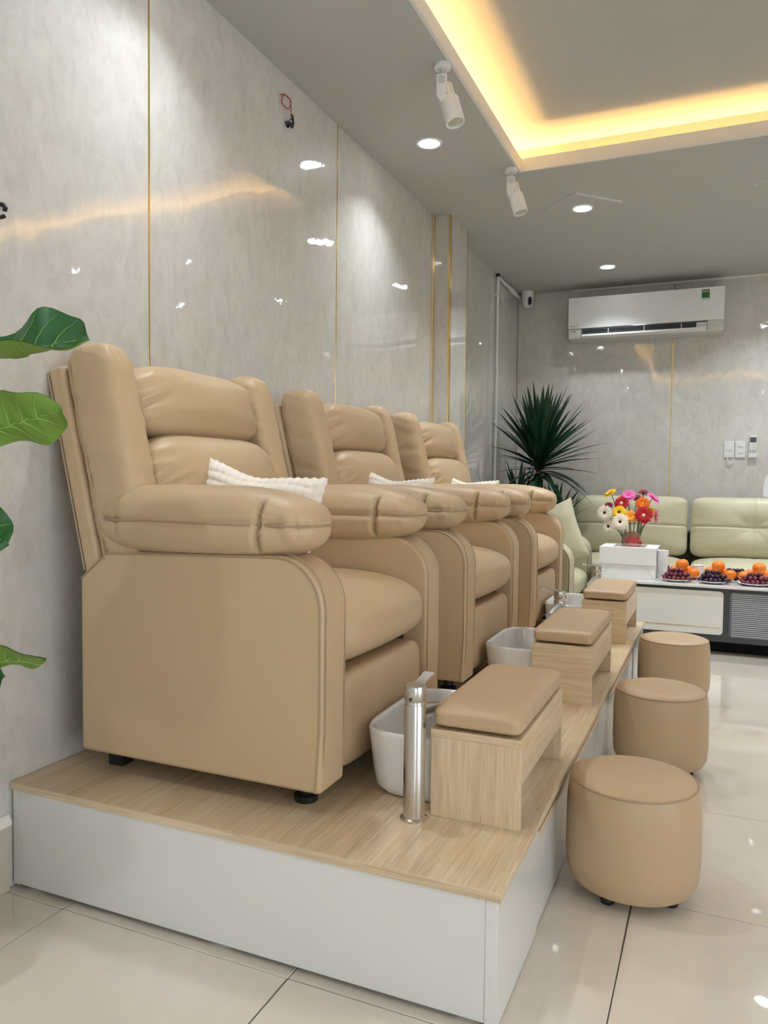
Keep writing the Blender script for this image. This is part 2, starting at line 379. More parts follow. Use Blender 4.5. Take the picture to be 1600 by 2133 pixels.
for y, nm_ in ((3.3, 'opposite the far recliners'), (1.76, 'opposite the open platform end'), (.15, 'closest to the shop front')): downlight(3.62, y, 'unseen fill downlight added along the right wall ' + nm_)  # lamps out of view, added to brighten the room from the right
for x, nm_ in ((.9, 'on the recliner side'), (2.0, 'over the shop front middle'), (3.1, 'in the right corner')): downlight(x, -1.75, 'unseen fill downlight added near the front wall ' + nm_)  # lamps behind the camera, added as general fill light
for x, lab in ((.82, 'white diamond ceiling plate beyond the tray corner'), (1.90, 'white diamond ceiling plate in front of the sofa end'), (2.92, 'white diamond ceiling plate by the right wall')):
    r = .215
    o = MB().prism([(x - r, 4.415), (x, 4.415 - r), (x + r, 4.415), (x, 4.415 + r)], 'z', H - PLATE, H).build('ceiling_plate', 'ceiling_paint', smooth=False)
    o.data.materials.append(MATS['white_plastic'])
    for pl_ in o.data.polygons: pl_.material_index = 1 if abs(pl_.normal.z) < .5 else 0  # side faces whitened to look lit; the underside keeps the ceiling colour
    tag(o, lab, 'ceiling plate', 'diamond ceiling plates')

# ------------------------------------------------------------------ pedicure platform
pf = empty('platform', (0, PY0, 0), 'long low pedicure platform with oak top and glossy white sides', 'platform')
def pb(name, m, *a, bev=.0008, smooth=True):
    o = MB().box(*a, bev, 1).build(name, m, pf, smooth); o.location = (0, -PY0, 0); return o
TT = .0175
pb('wood_top', 'oak_y', .003, W, PY0, PY1, P - TT, P, bev=.001)
pb('edge_band', 'oak_x', .003, W, PY0 - .0006, PY0 + .0004, P - TT, P - .0006, bev=0)
pb('front_panel', 'white_board', .024, W - .029, PY0 + .004, PY0 + .021, .012, P - TT - .002)
pb('stile', 'white_board', W - .0285, W - .006, PY0 + .003, 1.668, .002, P - TT - .0005)
pb('stile', 'white_board', .006, .0235, PY0 + .004, PY0 + .021, .010, P - TT - .0005)
pb('back_carcass', 'gap_shade', .03, W - .04, PY0 + .03, PY1 - .03, .02, P - TT - .001)  # coloured near-black so the drawer gaps look shaded
pb('end_panel', 'white_board', .024, W - .008, PY1 - .021, PY1 - .004, .006, P - TT - .001)
for a, b in ((1.672, 2.648), (2.868, 3.755)):
    zt = P - TT - .031
    o = MB().prism([(W - .0235, .006), (W - .0085, .006), (W - .0085, zt - .004), (W - .0115, zt), (W - .0235, zt)], 'y', a + .004, b - .003, .0006, 1).build('drawer_front', 'white_board', pf); o.location = (0, -PY0, 0)
    e = MB().prism([(W - .0082, zt - .0075), (W - .0082, zt - .0038), (W - .0113, zt + .0003), (W - .0135, zt + .0003), (W - .0120, zt - .0075)], 'y', a + .004, b - .003).build('drawer_edge', 'oak_y', pf); e.location = (0, -PY0, 0)
for a, b in ((2.650, 2.866), (3.757, PY1 - .004)):
    pb('side_panel', 'white_board', W - .0275, W - .006, a, b, .004, P - TT - .0005)
for y in (PY0 + .02, 2.2, 3.2, 4.1):
    for x in (.06, .60, 1.15): pb('foot', 'white_plastic', x - .02, x + .02, y, y + .03, 0, .012)
for z in (.055, .232):
    o = MB().lathe([(.004, 0), (.0045, .003), (.002, .006)], (.006, PY0 + .012, z), 12, (-1, 0, 0)).build('screw_cap', 'white_plastic', pf); o.location = (0, -PY0, 0)

# ------------------------------------------------------------------ recliner armchairs
BA = math.radians(13.5); SB, CB = math.sin(BA), math.cos(BA)
def back(u, y, w):                                   # back frame -> chair frame (x from wall, z above platform)
    return Vector((.17 - u * SB + w * CB, y, .54 + u * CB + w * SB))
def make_recliner():
    e = bpy.data.objects.new('recliner', None); COL.objects.link(e)
    X0 = .43
    def part(mb, name, m='leather', parent=None, angle=50):
        mb.xf(lambda p: p - Vector((X0, 0, 0))); return mb.build(name, m, parent or e, angle=angle)
    prof = [(.108, .056), (.785, .056), (.787, .43)] + arc(.672, .455, .115, 0, 90, 10) + [(.19, .558), (.106, .49)]
    for s in (-1, 1):
        a = part(MB().prism(prof, 'y', s * .265, s * .38, .011, 3), 'arm_panel')
        path = [(.772, .060), (.781, .2), (.781, .43)] + arc(.666, .452, .115, 3, 90, 10) + [(.45, .561), (.19, .552), (.112, .487)]
        part(MB().tube([(x, s * .3795, z) for x, z in path], .0024, 6), 'piping', 'leather_seam', a)
        part(MB().tube([(x + .009 if x > .6 else x, s * .3685, z + (.009 if z > .5 else 0)) for x, z in path[:-2]], .0012, 5), 'stitching', 'leather_seam', a)
        part(MB().tube([(x + .006, s * .272, z + .002) for x, z in path[:-3]], .0016, 5), 'stitching', 'leather_seam', a)
    # arm pads
    for s in (-1, 1):
        sd = 10 * s
        def pad(u, q):
            x, y, z = q; t = u.x
            top = 1.0 if t < .2 else 1 - .30 * ((t - .2) / .8) ** 1.6
            if z > 0: z *= top
            else: z *= (1 - .06 * max(0, t) ** 2)
            z -= .012 * max(0, t) ** 2 * (0 if z > 0 else -1)
            # pinch at the mid seam, tucks and pull folds
            seam = math.exp(-(z / .010) ** 2); side = min(1, abs(u.y) * 1.3)
            y -= math.copysign(.008 * seam * side, y)
            tuck = math.exp(-((x - .178 - .12 * z) / .0062) ** 2) * math.exp(-((z + .004) / .056) ** 4) * side
            y -= math.copysign(.021 * tuck, y)
            tuck2 = math.exp(-((x + .225) / .010) ** 2) * math.exp(-(z / .04) ** 2) * side
            y -= math.copysign(.006 * tuck2, y)
            ends = max(0, (t - .52) / .48) + max(0, (-t - .62) / .38)
            fold = (.4 - 1.8 * abs(nz(x * 38 + z * 6, sd + z * 5, y * 6))) * .55 + nz(x * 15, sd + 3, z * 5) * .45
            r = 1 + .10 * fold * math.exp(-(z / .05) ** 2) * (.22 + min(1, ends * 1.6))
            return Vector((x, y * r, z * (1 + .03 * fold * ends)))
        p = part(cushion((.456, s * .312, .636), (.298, .096, .086), 2.5, 4.2, 0, 84, pad), 'arm_pad')
        o_, pts = [], []
        N = 72
        for k in range(N):
            t = 2 * math.pi * k / N; c_, s_ = math.cos(t), math.sin(t)
            x = math.copysign(abs(c_) ** (2 / 4.2), c_) * .2985; y = math.copysign(abs(s_) ** (2 / 4.2), s_) * .0945
            tk = math.exp(-((x - .178) / .011) ** 2)
            yy = y * (1 - .075 * min(1, abs(y) / .05)) - math.copysign(.013 * tk, y) * (abs(y) > .06)
            pts.append((.456 + x, s * .312 + yy, .636 + .0015 * math.sin(x * 40)))
        part(MB().tube(pts, .0030, 6, True), 'piping', 'leather_seam', p)
    # back shell
    sh = MB()
    sh.box(-.057, -.006, -.379, .379, -.30, .492, .012, 3)
    sh.xf(lambda p: back(p.z, p.y, p.x)); shell = part(sh, 'back_shell')
    for s in (-1, 1):
        part(MB().tube([back(u, s * .3795, -.054) for u in (-.02, .1, .2, .40, .482)], .0022, 6), 'piping', 'leather_seam', shell)
    # wings
    for s in (-1, 1):
        def wing(u, q):
            w_, y, uu = q
            edge = max(0, abs(u.y) - .45) / .55; inn = (u.y * s < 0)
            top = max(0, (u.z - .72) / .28)
            f = (.45 - 1.9 * abs(nz(uu * 24 + w_ * 7, s * 5 + w_ * 4, y * 5))) * .6 + nz(uu * 11, s * 9, w_ * 4) * .45
            amp = .011 * (edge * (1.0 if inn else .5) + .22) + .008 * top
            d = Vector((w_, y, 0)); d = d / (d.length + 1e-6) * f * amp
            gather = .006 * top * math.sin(y * 190 + 2 * nz(y * 20)) * (w_ > 0)
            w_ -= .035 * max(0, -u.z - .3) * 0
            return Vector((w_ + d.x - gather * .6, y + d.y, uu + gather * .6 - .02 * top * max(0, u.x)))
        mb = cushion((.066, s * .3255, .250), (.076, .0565, .276), 3.6, 6.0, 2, 40, wing)
        mb.xf(lambda p: back(p.z, p.y, p.x)); wg = part(mb, 'wing_cushion')
        pts = [back(u, s * (.379 - .010 * max(0, (u - .44) / .08) ** 2),   .016) for u in [-.01 + .0265 * i for i in range(20)]]
        part(MB().tube(pts, .0030, 6), 'piping', 'leather_seam', wg)
    # head and lumbar cushions
    def bulge(seed, low):
        def fn(u, q):
            w_, y, uu = q
            e_ = max(0, abs(u.y) - .62) / .38
            f = .55 - 2.2 * abs(nz(uu * 30 + abs(y) * 10, seed + w_ * 5, y * 7))
            k = .013 * e_ * (1 if u.x > -.3 else 0)
            b = nz(y * 13, seed + 4, uu * 8) * .0035 * (max(0, abs(u.z) - .5) / .5)
            return Vector((w_ + f * k + b, y, uu + .004 * f * e_))
        return fn
    mb = cushion((.074, 0, .388), (.100, .283, .103), 3.8, 2.3, 0, 44, bulge(2, 0)); mb.xf(lambda p: back(p.z, p.y, p.x)); part(mb, 'head_cushion')
    mb = cushion((.086, 0, .132), (.116, .288, .168), 4.2, 2.4, 0, 44, bulge(6, 1)); mb.xf(lambda p: back(p.z, p.y, p.x)); part(mb, 'lumbar_cushion')
    # seat, footrest, base
    def seatf(u, q):
        x, y, z = q
        z += .010 * (1 - u.y ** 2) * (z > 0) + nz(x * 5, y * 5, 3) * .002
        x += .012 * (1 - u.y ** 2) * max(0, u.x)
        return Vector((x, y, z))
    part(cushion((.495, 0, .375), (.298, .2635, .098), 2.7, 9, 1, 32, seatf), 'seat_cushion')
    def footf(u, q):
        x, y, z = q
        return Vector((x + .010 * (1 - u.y ** 2) * max(0, u.x) * (.6 + .4 * u.z), y, z))
    part(cushion((.735, 0, .172), (.042, .2635, .115), 5, 7, 1, 24, footf), 'footrest')
    part(MB().box(.125, .715, -.268, .268, .075, .30, .004), 'base_frame', 'black_plastic')
    for x in (.155, .70):
        for y in (-.29, .29):
            if x < .5: part(MB().prism([(x - .022, 0), (x + .022, 0), (x + .028, .062), (x - .028, .062)], 'y', y - .022, y + .022, .002), 'foot', 'black_plastic')
            else: part(MB().lathe([(.026, 0), (.028, .004), (.028, .014), (.016, .02), (.016, .062)], (x, y, 0), 20), 'foot', 'black_plastic')
    return e
CH_Y = [1.82, 2.838, 3.848]
rec = make_recliner()
for i, lab in enumerate(('beige leather recliner standing at the open end of the platform', 'beige leather recliner standing between the other two recliners', 'beige leather recliner standing next to the green armchair')):
    o = rec if i == 0 else copy_tree(rec)
    o.location = (.43, CH_Y[i], P); tag(o, lab, 'armchair', 'recliners in a row on the platform')

# throw pillows in a puffy waffle knit
def make_pillow(name, w_, h_, t_, res=96, waffle=.023, m='terry', corner=.10):
    v = []; f = []
    for sgn in (1, -1):
        o = len(v)
        for i in range(res + 1):
            for j in range(res + 1):
                a = -1 + 2 * i / res; b = -1 + 2 * j / res
                th = max(0, (1 - abs(a) ** 2.6) * (1 - abs(b) ** 2.6)) ** .55
                x = w_ / 2 * a * (1 - corner * (1 - b * b)); z = h_ / 2 * b * (1 - corner * (1 - a * a))
                if waffle:
                    g = abs(math.sin(math.pi * (x + .004 * nz(z * 30, 2)) / waffle)) ** .6 * abs(math.sin(math.pi * (z + .004 * nz(x * 30, 5)) / waffle)) ** .6
                    hgt = .0065 * g
                    k = 1 + .010 * math.sin(b * 50) * (abs(a) > .97); x *= k; z *= 1 + .010 * math.sin(a * 50) * (abs(b) > .97)
                else: hgt = .004 * nz(x * 14, z * 14, sgn) 
                y = sgn * (t_ / 2 * th + hgt * min(1, th * 3)) + .010 * nz(x * 6, z * 6, 3)
                v.append((x, y, z))
        for i in range(res):
            for j in range(res):
                q = (o + i * (res + 1) + j, o + (i + 1) * (res + 1) + j, o + (i + 1) * (res + 1) + j + 1, o + i * (res + 1) + j + 1)
                f.append(q if sgn < 0 else q[::-1])
    mb = MB().add(v, f)
    return mb
def bend_top(p):                                      # top edge slumps between the corners, sits over the arm
    k = (p.x / .19)
    dip = .016 * math.exp(-((k + .15) / .42) ** 2) * max(0, p.z / .17)
    return Vector((p.x, p.y + .05 * max(0, p.z) ** 1.5, p.z - dip))
pm = make_pillow('p', .375, .34, .125); pm.xf(bend_top)
pil1 = pm.build('throw_pillow', 'terry', angle=180)
for i, (x, y, z, ry, rz, lab) in enumerate(((.462, 1.676, .862, 8, -3, 'white waffle knit pillow on the recliner at the open platform end'),
                                  (.425, 2.694, .858, 5, -6, 'white waffle knit pillow on the recliner in the middle'),
                                  (.400, 3.704, .852, 5, -4, 'white waffle knit pillow on the recliner next to the green armchair'))):
    o = pil1 if i == 0 else pil1.copy()
    if i: COL.objects.link(o)
    o.location = (x, y, z); o.rotation_euler = (math.radians(-5), math.radians(ry), math.radians(rz))
    if i: o.scale = (.80, .9, .98)
    tag(o, lab, 'pillow', 'white pillows on the recliners')

# ------------------------------------------------------------------ foot basins, faucets, foot rest boxes
def make_basin():
    def rr(hx, hy, z, n=5.0, N=56):
        r = []
        for k in range(N):
            t = 2 * math.pi * k / N; c, s = math.cos(t), math.sin(t)
            r.append((math.copysign(abs(c) ** (2 / n), c) * hx, math.copysign(abs(s) ** (2 / n), s) * hy, z))
        return r
    rings = [rr(.120, .148, .0), rr(.152, .181, .004), rr(.165, .194, .020), rr(.171, .200, .06), rr(.1765, .2065, .12), rr(.180, .210, .148), rr(.180, .210, .154),
             rr(.1775, .2075, .1575), rr(.1735, .2035, .158), rr(.1705, .2005, .1555), rr(.1685, .1985, .148), rr(.162, .191, .10), rr(.150, .178, .045), rr(.128, .155, .022), rr(.06, .07, .016)]
    N = 56; v = [p for r in rings for p in r]; f = []
    for k in range(len(rings) - 1):
        for i in range(N): j = (i + 1) % N; f.append((k * N + i, k * N + j, (k + 1) * N + j, (k + 1) * N + i))
    f.append(tuple(range(N))[::-1]); f.append(tuple((len(rings) - 1) * N + i for i in range(N)))
    return MB().add(v, f)
b0 = make_basin().build('body', 'ceramic')
for i, (y, lab) in enumerate(((1.811, 'white ceramic foot basin in front of the open-end recliner'), (2.818, 'white ceramic foot basin in front of the middle recliner'), (3.852, 'white ceramic foot basin in front of the recliner by the green armchair'))):
    e = empty('foot_basin', (.972, y, P), lab, 'basin', 'white foot basins')
    o = b0 if i == 0 else b0.copy()
    if i: COL.objects.link(o)
    o.parent = e
    MB().lathe([(.024, .0155), (.024, .019), (.018, .0205), (.002, .0205)], (0, 0, 0), 24).build('drain', 'chrome', e)

def faucet(x, y, ang_sp, ang_lv, lab):
    e = empty('faucet', (x, y, P), lab, 'faucet', 'tall steel basin faucets')
    MB().lathe([(.030, 0), (.030, .004), (.027, .006), (.0240, .008), (.0238, .250), (.0230, .253)], seg=40).build('body', 'steel', e)
    MB().lathe([(.0215, .252), (.0215, .262)], seg=32).build('neck', 'chrome', e)
    cap = MB().lathe([(.0225, .261), (.0240, .263), (.0240, .290), (.0225, .294), (.002, .296)], seg=40)
    d = Vector((math.cos(ang_lv), math.sin(ang_lv), 0)); n = Vector((-d.y, d.x, 0))
    h = cap.build('handle', 'steel', e)
    # flat lever with a waisted outline
    outline = []
    for t, hw, z in ((-.018, .012, .292), (0, .0215, .294), (.015, .017, .295), (.030, .0115, .297), (.055, .0115, .3015), (.073, .0135, .305), (.078, .011, .306)):
        outline.append((t, hw, z))
    v = []; f = []
    for t, hw, z in outline:
        for sg, dz in ((1, 0), (-1, 0), (-1, -.0045), (1, -.0045)): v.append(d * t + n * hw * sg + Vector((0, 0, z + dz)))
    for k in range(len(outline) - 1):
        for q in range(4): f.append((k * 4 + q, k * 4 + (q + 1) % 4, (k + 1) * 4 + (q + 1) % 4, (k + 1) * 4 + q))
    f.append((3, 2, 1, 0)); m_ = (len(outline) - 1) * 4; f.append((m_, m_ + 1, m_ + 2, m_ + 3))
    MB().add(v, f).build('lever', 'steel', h, smooth=False)
    MB().lathe([(.0042, 0), (.0042, .0015), (.003, .0025)], -d * .0238 + Vector((0, 0, .268)), 16, -d).build('cap_button', 'text_grey', h)
    s = Vector((math.cos(ang_sp), math.sin(ang_sp), 0)); k = Vector((-s.y, s.x, 0))
    sp = MB(); pts = [s * .012 + Vector((0, 0, .234)), s * .05 + Vector((0, 0, .227)), s * .112 + Vector((0, 0, .213)), s * .132 + Vector((0, 0, .209))]
    sp.tube(pts, lambda t: .0175 - .0025 * t, 20); spo = sp.build('spout', 'steel', e)
    for q in (-.007, 0, .007):
        MB().tube([p + k * q + Vector((0, 0, .0158 - abs(q) * .18)) for p in pts[1:3]], .0014, 6).build('spout_rib', 'chrome', spo)
    MB().lathe([(.011, 0), (.011, .010), (.008, .014)], s * .119 + Vector((0, 0, .200)), 20, (0, 0, -1)).build('aerator', 'chrome', spo)
PI = math.pi
faucet(.961, 1.543, PI / 2 - .03, PI / 2 - .05, 'tall brushed steel faucet beside the oak foot rest at the open platform end')
faucet(.972, 3.150, -PI / 2 - .12, PI + .1, 'tall brushed steel faucet between the middle and far oak foot rests')
faucet(.975, 4.170, -PI / 2 - .12, PI + .1, 'tall brushed steel faucet at the platform end by the green armchair')

def footbox(y0, y1, wood, lab):
    x0, x1 = .987, 1.187; yc = (y0 + y1) / 2
    e = empty('foot_rest', ((x0 + x1) / 2, yc, P), lab, 'foot rest', 'oak foot rests with beige cushions')
    def bx(name, m, *a, bev=.0008):
        o = MB().box(*a, bev, 1).build(name, m, e); o.location = (-(x0 + x1) / 2, -yc, -P); return o
    bx('side_board', wood, x0, x1, y0, y0 + .016, P, P + .177)
    bx('side_board', wood, x0, x1, y1 - .016, y1, P, P + .177)
    bx('top_board', 'oak_y', x0, x1, y0, y1, P + .1775, P + .194)
    bx('edge_band', 'oak_x', x0, x1, y0 - .0006, y0 + .0004, P + .1775, P + .1935, bev=0)
    bx('apron', 'oak_y', x1 - .017, x1 - .001, y0 + .0165, y1 - .0165, P + .092, P + .177)
    def cf(u, q):
        x, y, z = q
        z += .003 * (1 - u.y ** 4) * (1 - u.x ** 4) * (z > 0)
        f_ = nz(x * 40, y * 40, 1)
        ce_ = max(0, abs(u.x) + abs(u.y) - 1.55)
        return Vector((x + .004 * f_ * ce_, y, z - (.006 * ce_ if z > 0 else 0)))
    mb = cushion((0, 0, .2195), ((x1 - x0) / 2 - .001, (y1 - y0) / 2 + .004, .0245), 16, 5.5, 2, 30, cf)
    mb.build('seat_pad', 'leather_stool', e)
footbox(1.575, 2.048, 'oak_z', 'beige padded oak foot rest with upright grain by the open platform end')
footbox(2.572, 3.085, 'oak_x', 'beige padded oak foot rest in front of the middle recliner')
footbox(3.622, 4.118, 'oak_x', 'beige padded oak foot rest in front of the recliner by the green armchair')

# ------------------------------------------------------------------ stools
def make_stool():
    e = bpy.data.objects.new('stool', None); COL.objects.link(e)
    R_, Z0, Z1 = .157, .026, .283
    MB().lathe([(.03, Z0 + .002), (R_ - .030, Z0), (R_ - .012, Z0 + .006), (R_ - .002, Z0 + .026), (R_ + .002, Z0 + .07), (R_ + .001, Z1 - .07), (R_ - .004, Z1 - .022), (R_ - .0085, Z1 - .009)], seg=64).build('body', 'leather_stool', e)
    MB().lathe([(R_ - .0085, Z1 - .009), (R_ - .013, Z1 - .003), (R_ - .035, Z1 + .004), (R_ - .09, Z1 + .009), (.002, Z1 + .011)], seg=64).build('seat_top', 'leather_stool', e)
    MB().tube([((R_ - .0085) * math.cos(2 * PI * k / 64), (R_ - .0085) * math.sin(2 * PI * k / 64), Z1 - .008) for k in range(64)], .0028, 6, True).build('piping', 'leather_seam', e)
    for k in range(4):
        a = PI / 4 + k * PI / 2 + .35
        MB().lathe([(.013, 0), (.016, .003), (.017, .012), (.013, .018), (.010, .030)], (.105 * math.cos(a), .105 * math.sin(a), 0), 16).build('foot', 'black_plastic', e)
    return e
st = make_stool()
for i, (x, y, lab) in enumerate(((1.381, 1.952, 'beige round leather stool beside the foot rest at the open platform end'), (1.388, 2.835, 'beige round leather stool beside the middle oak foot rest'), (1.385, 3.79, 'beige round leather stool closest to the coffee table'))):
    o = st if i == 0 else copy_tree(st)
    o.location = (x, y, 0); tag(o, lab, 'stool', 'round beige stools along the platform')

# ------------------------------------------------------------------ ceiling spotlights
def spotlight(x, y, lab, yaw):
    e = empty('spotlight', (x, y, H), lab, 'spotlight', 'white adjustable ceiling spotlights', yaw)
    MB().lathe([(.030, 0), (.031, -.006), (.031, -.014), (.027, -.018), (.010, -.019)], seg=32).build('base', 'white_plastic', e)
    MB().lathe([(.011, -.018), (.011, -.034), (.013, -.036), (.013, -.046)], seg=20).build('swivel', 'ac_grey', e)
    arm = MB().prism([(-.020, -.046), (.018, -.046), (.018, -.118), (.010, -.142), (-.004, -.146), (-.020, -.120)], 'y', -.030, -.010, .003).build('driver_arm', 'white_plastic', e)
    h = MB()
    for i in range(5):
        for j in range(5): h.lathe([(.0013, 0), (.0013, .0008)], (-.011 + i * .0052, -.0302, -.056 - j * .0056), 8, (0, -1, 0))
    h.build('vent_holes', 'gap_shade', arm, smooth=False)
    ax = Vector((.28, -.16, -1)).normalized(); c = Vector((.010, .014, -.072))
    hd = MB().lathe([(.020, -.005), (.026, .0), (.027, .055), (.0345, .057), (.0355, .10), (.0355, .150), (.034, .154), (.030, .154), (.029, .146)], c, 36, ax, cap=False).build('lamp_head', 'white_plastic', e)
    for k in range(10):
        a = 2 * PI * k / 10; q = Vector((0, 0, 1)).rotation_difference(ax); o = q @ Vector((.0275 * math.cos(a), .0275 * math.sin(a), 0))
        MB().tube([c + o + ax * .005, c + o + ax * .053], .0016, 5).build('cooling_fin', 'ac_grey', hd)
    MB().lathe([(.029, .148), (.026, .132), (.016, .118), (.002, .114)], c, 32, ax).build('reflector', 'chrome', hd)
    MB().lathe([(.014, 0), (.014, .012)], Vector((-.002, -.014, -.132)), 20, (0, 1, 0)).build('pivot', 'ac_grey', e)
spotlight(.578, 2.745, 'white ceiling spotlight at the tray edge above the first recliner', .25)
spotlight(.578, 3.770, 'white ceiling spotlight at the corner of the ceiling tray', .25)

# ------------------------------------------------------------------ air conditioner
AX0, AX1, AY = .452, 1.562, 6.098
ac = empty('air_conditioner', ((AX0 + AX1) / 2, YB, 2.10), 'white wall air conditioner with open louver and green energy sticker', 'air conditioner')
def acp(mb, name, m, parent=None, smooth=True):
    mb.xf(lambda p: p - Vector(((AX0 + AX1) / 2, YB, 2.10))); return mb.build(name, m, parent or ac, smooth)
acp(MB().prism([(YB - .002, 2.105), (AY + .075, 2.100), (AY + .030, 2.112), (AY + .012, 2.14), (AY + .008, 2.19), (AY + .008, 2.412), (AY + .02, 2.418), (YB - .002, 2.418)], 'x', AX0 + .002, AX1 - .002, .002), 'body', 'ac_grey')
fp = acp(MB().box(AX0, AX1, AY, AY + .012, 2.184, 2.421, .003), 'front_panel', 'white_plastic')
acp(MB().box(AX0 + .002, AX1 - .002, AY + .002, AY + .010, 2.181, 2.1845), 'chrome_line', 'chrome')
acp(MB().prism([(AY - .001, 2.180), (AY - .001, 2.128), (AY + .022, 2.118), (AY + .03, 2.180)], 'x', AX0 + .105, AX1 - .112), 'outlet', 'ac_dark', smooth=False)
for z, y in ((2.160, AY - .003), (2.150, AY - .002)):
    acp(MB().box(AX0 + .125, AX1 - .185, y, y + .006, z, z + .005), 'inner_vane', 'black_plastic')
acp(MB().box(AX1 - .185, AX1 - .115, AY - .003, AY + .004, 2.136, 2.172), 'outlet_guide', 'ac_grey')
acp(MB().prism([(AY - .022, 2.120), (AY + .020, 2.108), (AY + .021, 2.112), (AY - .020, 2.134)], 'x', AX0 + .108, AX1 - .115, .0015), 'louver', 'white_plastic')
for k in range(3): acp(MB().box(AX0 + .30 + k * .26, AX0 + .306 + k * .26, AY - .006, AY + .01, 2.125, 2.172), 'louver_arm', 'ac_grey')
acp(MB().box(1.408, 1.462, AY - .0012, AY, 2.332, 2.404), 'energy_label', 'label_green', fp)
acp(MB().box(1.410, 1.460, AY - .0018, AY - .001, 2.386, 2.397), 'label_band', 'label_gold', fp)
acp(MB().box(1.408, 1.462, AY - .0017, AY - .001, 2.399, 2.404), 'label_band', 'label_black', fp)
acp(MB().box(1.409, 1.459, AY - .0018, AY - .001, 2.3345, 2.3435), 'label_band', 'white_plastic', fp)
acp(MB().prism([(1.416, 2.362), (1.456, 2.350), (1.456, 2.356), (1.418, 2.375)], 'y', AY - .0017, AY - .001), 'label_swoosh', 'stem_green', fp)
def lettering(txt, size, loc, parent, off, m):
    cu = bpy.data.curves.new('lettering', 'FONT'); cu.body = txt; cu.size = size; cu.extrude = .0004; cu.align_x = 'LEFT'
    t = bpy.data.objects.new('tmp', cu); COL.objects.link(t); dg = bpy.context.evaluated_depsgraph_get(); me = bpy.data.meshes.new_from_object(t.evaluated_get(dg)); bpy.data.objects.remove(t)
    me.materials.clear(); me.materials.append(MATS[m]); o = bpy.data.objects.new('lettering', me); COL.objects.link(o); o.parent = parent
    o.rotation_euler = (PI / 2, 0, 0); o.location = Vector(loc) - off
    return o
lettering('Panasonic', .0125, (AX0 + .022, AY - .0006, 2.199), fp, Vector(((AX0 + AX1) / 2, YB, 2.10)), 'text_grey')
acp(MB().box(AX0 + .030, AX0 + .060, AY + .0065, AY + .0085, 2.162, 2.1655), 'small_mark', 'text_grey')

# ------------------------------------------------------------------ security camera, conduit, wires, switches, remote
sc = empty('security_camera', (.098, 6.235, H), 'white dome security camera under the ceiling in the corner', 'camera')
MB().lathe([(.046, 0), (.047, -.012), (.046, -.04), (.044, -.055), (.044, -.085), (.040, -.105), (.030, -.120), (.012, -.128), (.002, -.129)], seg=40).build('body', 'white_plastic', sc)
fc = cushion((.020, -.026, -.078), (.020, .018, .037), 2.2, 2.2, 0, 16); fc.build('lens_face', 'black_plastic', sc)
MB().lathe([(.007, 0), (.007, .004), (.003, .0055)], (.026, -.043, -.068), 16, (.3, -1, 0)).build('lens', 'grey_glass', sc)
cp = empty('conduit_pipe', (.017, 5.615, 0), 'white plastic conduit pipe running up the wall behind the plant', 'pipe')
MB().tube([(0, 0, .0), (0, 0, 1.2), (0, 0, H - .022)], .010, 14).build('pipe', 'white_plastic', cp)
for z in (.5, 1.44, 2.38):
    MB().box(-.016, .004, -.026, .014, z - .006, z + .006, .002).build('clip', 'white_plastic', cp)
MB().lathe([(.014, 0), (.014, .020)], (0, 0, H - .022), 16).build('end_socket', 'black_plastic', cp)
cc = MB(); pts = []
for k in range(20):
    t = k / 19; pts.append((.020 + .008 * nz(k * .5, 3), 5.66 + t * .62, H - .022 - .014 * t + .006 * nz(k * .7, 8)))
cc.tube(pts, lambda t: .011 + .010 * math.exp(-((t - .62) / .2) ** 2), 10)
tag(cc.build('cable_sleeve', 'white_plastic'), 'lumpy white cable sleeve along the ceiling edge beside the security camera', 'cable')
wi = empty('wire_loop', (0, 2.585, 2.39), 'loose red wire loop with black ends hanging from the wall', 'wire')
lp_ = [(.014 + .004 * math.sin(3 * t), -.012 + .030 * math.cos(t), .036 + .026 * math.sin(t)) for t in [2 * PI * k / 26 for k in range(26)]]
MB().tube(lp_, .0018, 6, True).build('wire', 'red_wire', wi)
MB().tube([(.004, -.043, .050), (.012, -.037, .052), (.016, -.020, .056), (.018, .006, .052), (.019, .014, .030), (.018, .016, .010), (.017, .024, .0)], .0018, 6).build('wire', 'red_wire', wi)
MB().tube([(.016, .024, .004), (.017, .032, -.008), (.016, .036, -.026), (.013, .034, -.042)], .0048, 8).build('tape_end', 'black_plastic', wi)
MB().tube([(.002, .004, -.036), (.013, .010, -.032), (.017, .020, -.034), (.015, .024, -.042)], .0062, 8).build('tape_end', 'black_plastic', wi)
MB().tube([(.012, .012, -.030), (.017, .012, -.018), (.016, .020, -.012), (.015, .025, -.018)], .0016, 6).build('wire', 'black_plastic', wi)
MB().tube([(.0, .018, -.038), (.006, .018, -.038)], .008, 10).build('hole', 'gap_shade', wi)
wi2 = empty('wire_end', (0, 1.312, 1.614), 'short black taped wire end on the wall above the fig leaves', 'wire')
MB().tube([(.0, -.008, .016), (.012, -.004, .014), (.014, .0, .008), (.010, .001, .002)], .0055, 8).build('tape_end', 'black_plastic', wi2)
MB().tube([(.0, -.006, -.014), (.010, -.002, -.012), (.012, .0, -.009)], .0048, 8).build('tape_end', 'black_plastic', wi2)
def switch(x0, x1, z0, z1, keys, lab):
    e = empty('light_switch', ((x0 + x1) / 2, YB, z0), lab, 'switch', 'white wall switches beside the remote')
    w2 = (x1 - x0) / 2; h_ = z1 - z0
    pl_ = MB().box(-w2, w2, -.011, 0, 0, h_, .003).build('plate', 'white_plastic', e)
    for k in keys: MB().box(-.016, .020, -.0145, -.010, k - .011, k + .011, .002).build('rocker', 'white_plastic', e)
switch(1.587, 1.656, 1.194, 1.316, (.062,), 'white wall switch plate with a single rocker')
switch(1.664, 1.733, 1.194, 1.316, (.042, .088), 'white wall switch plate with two rockers')
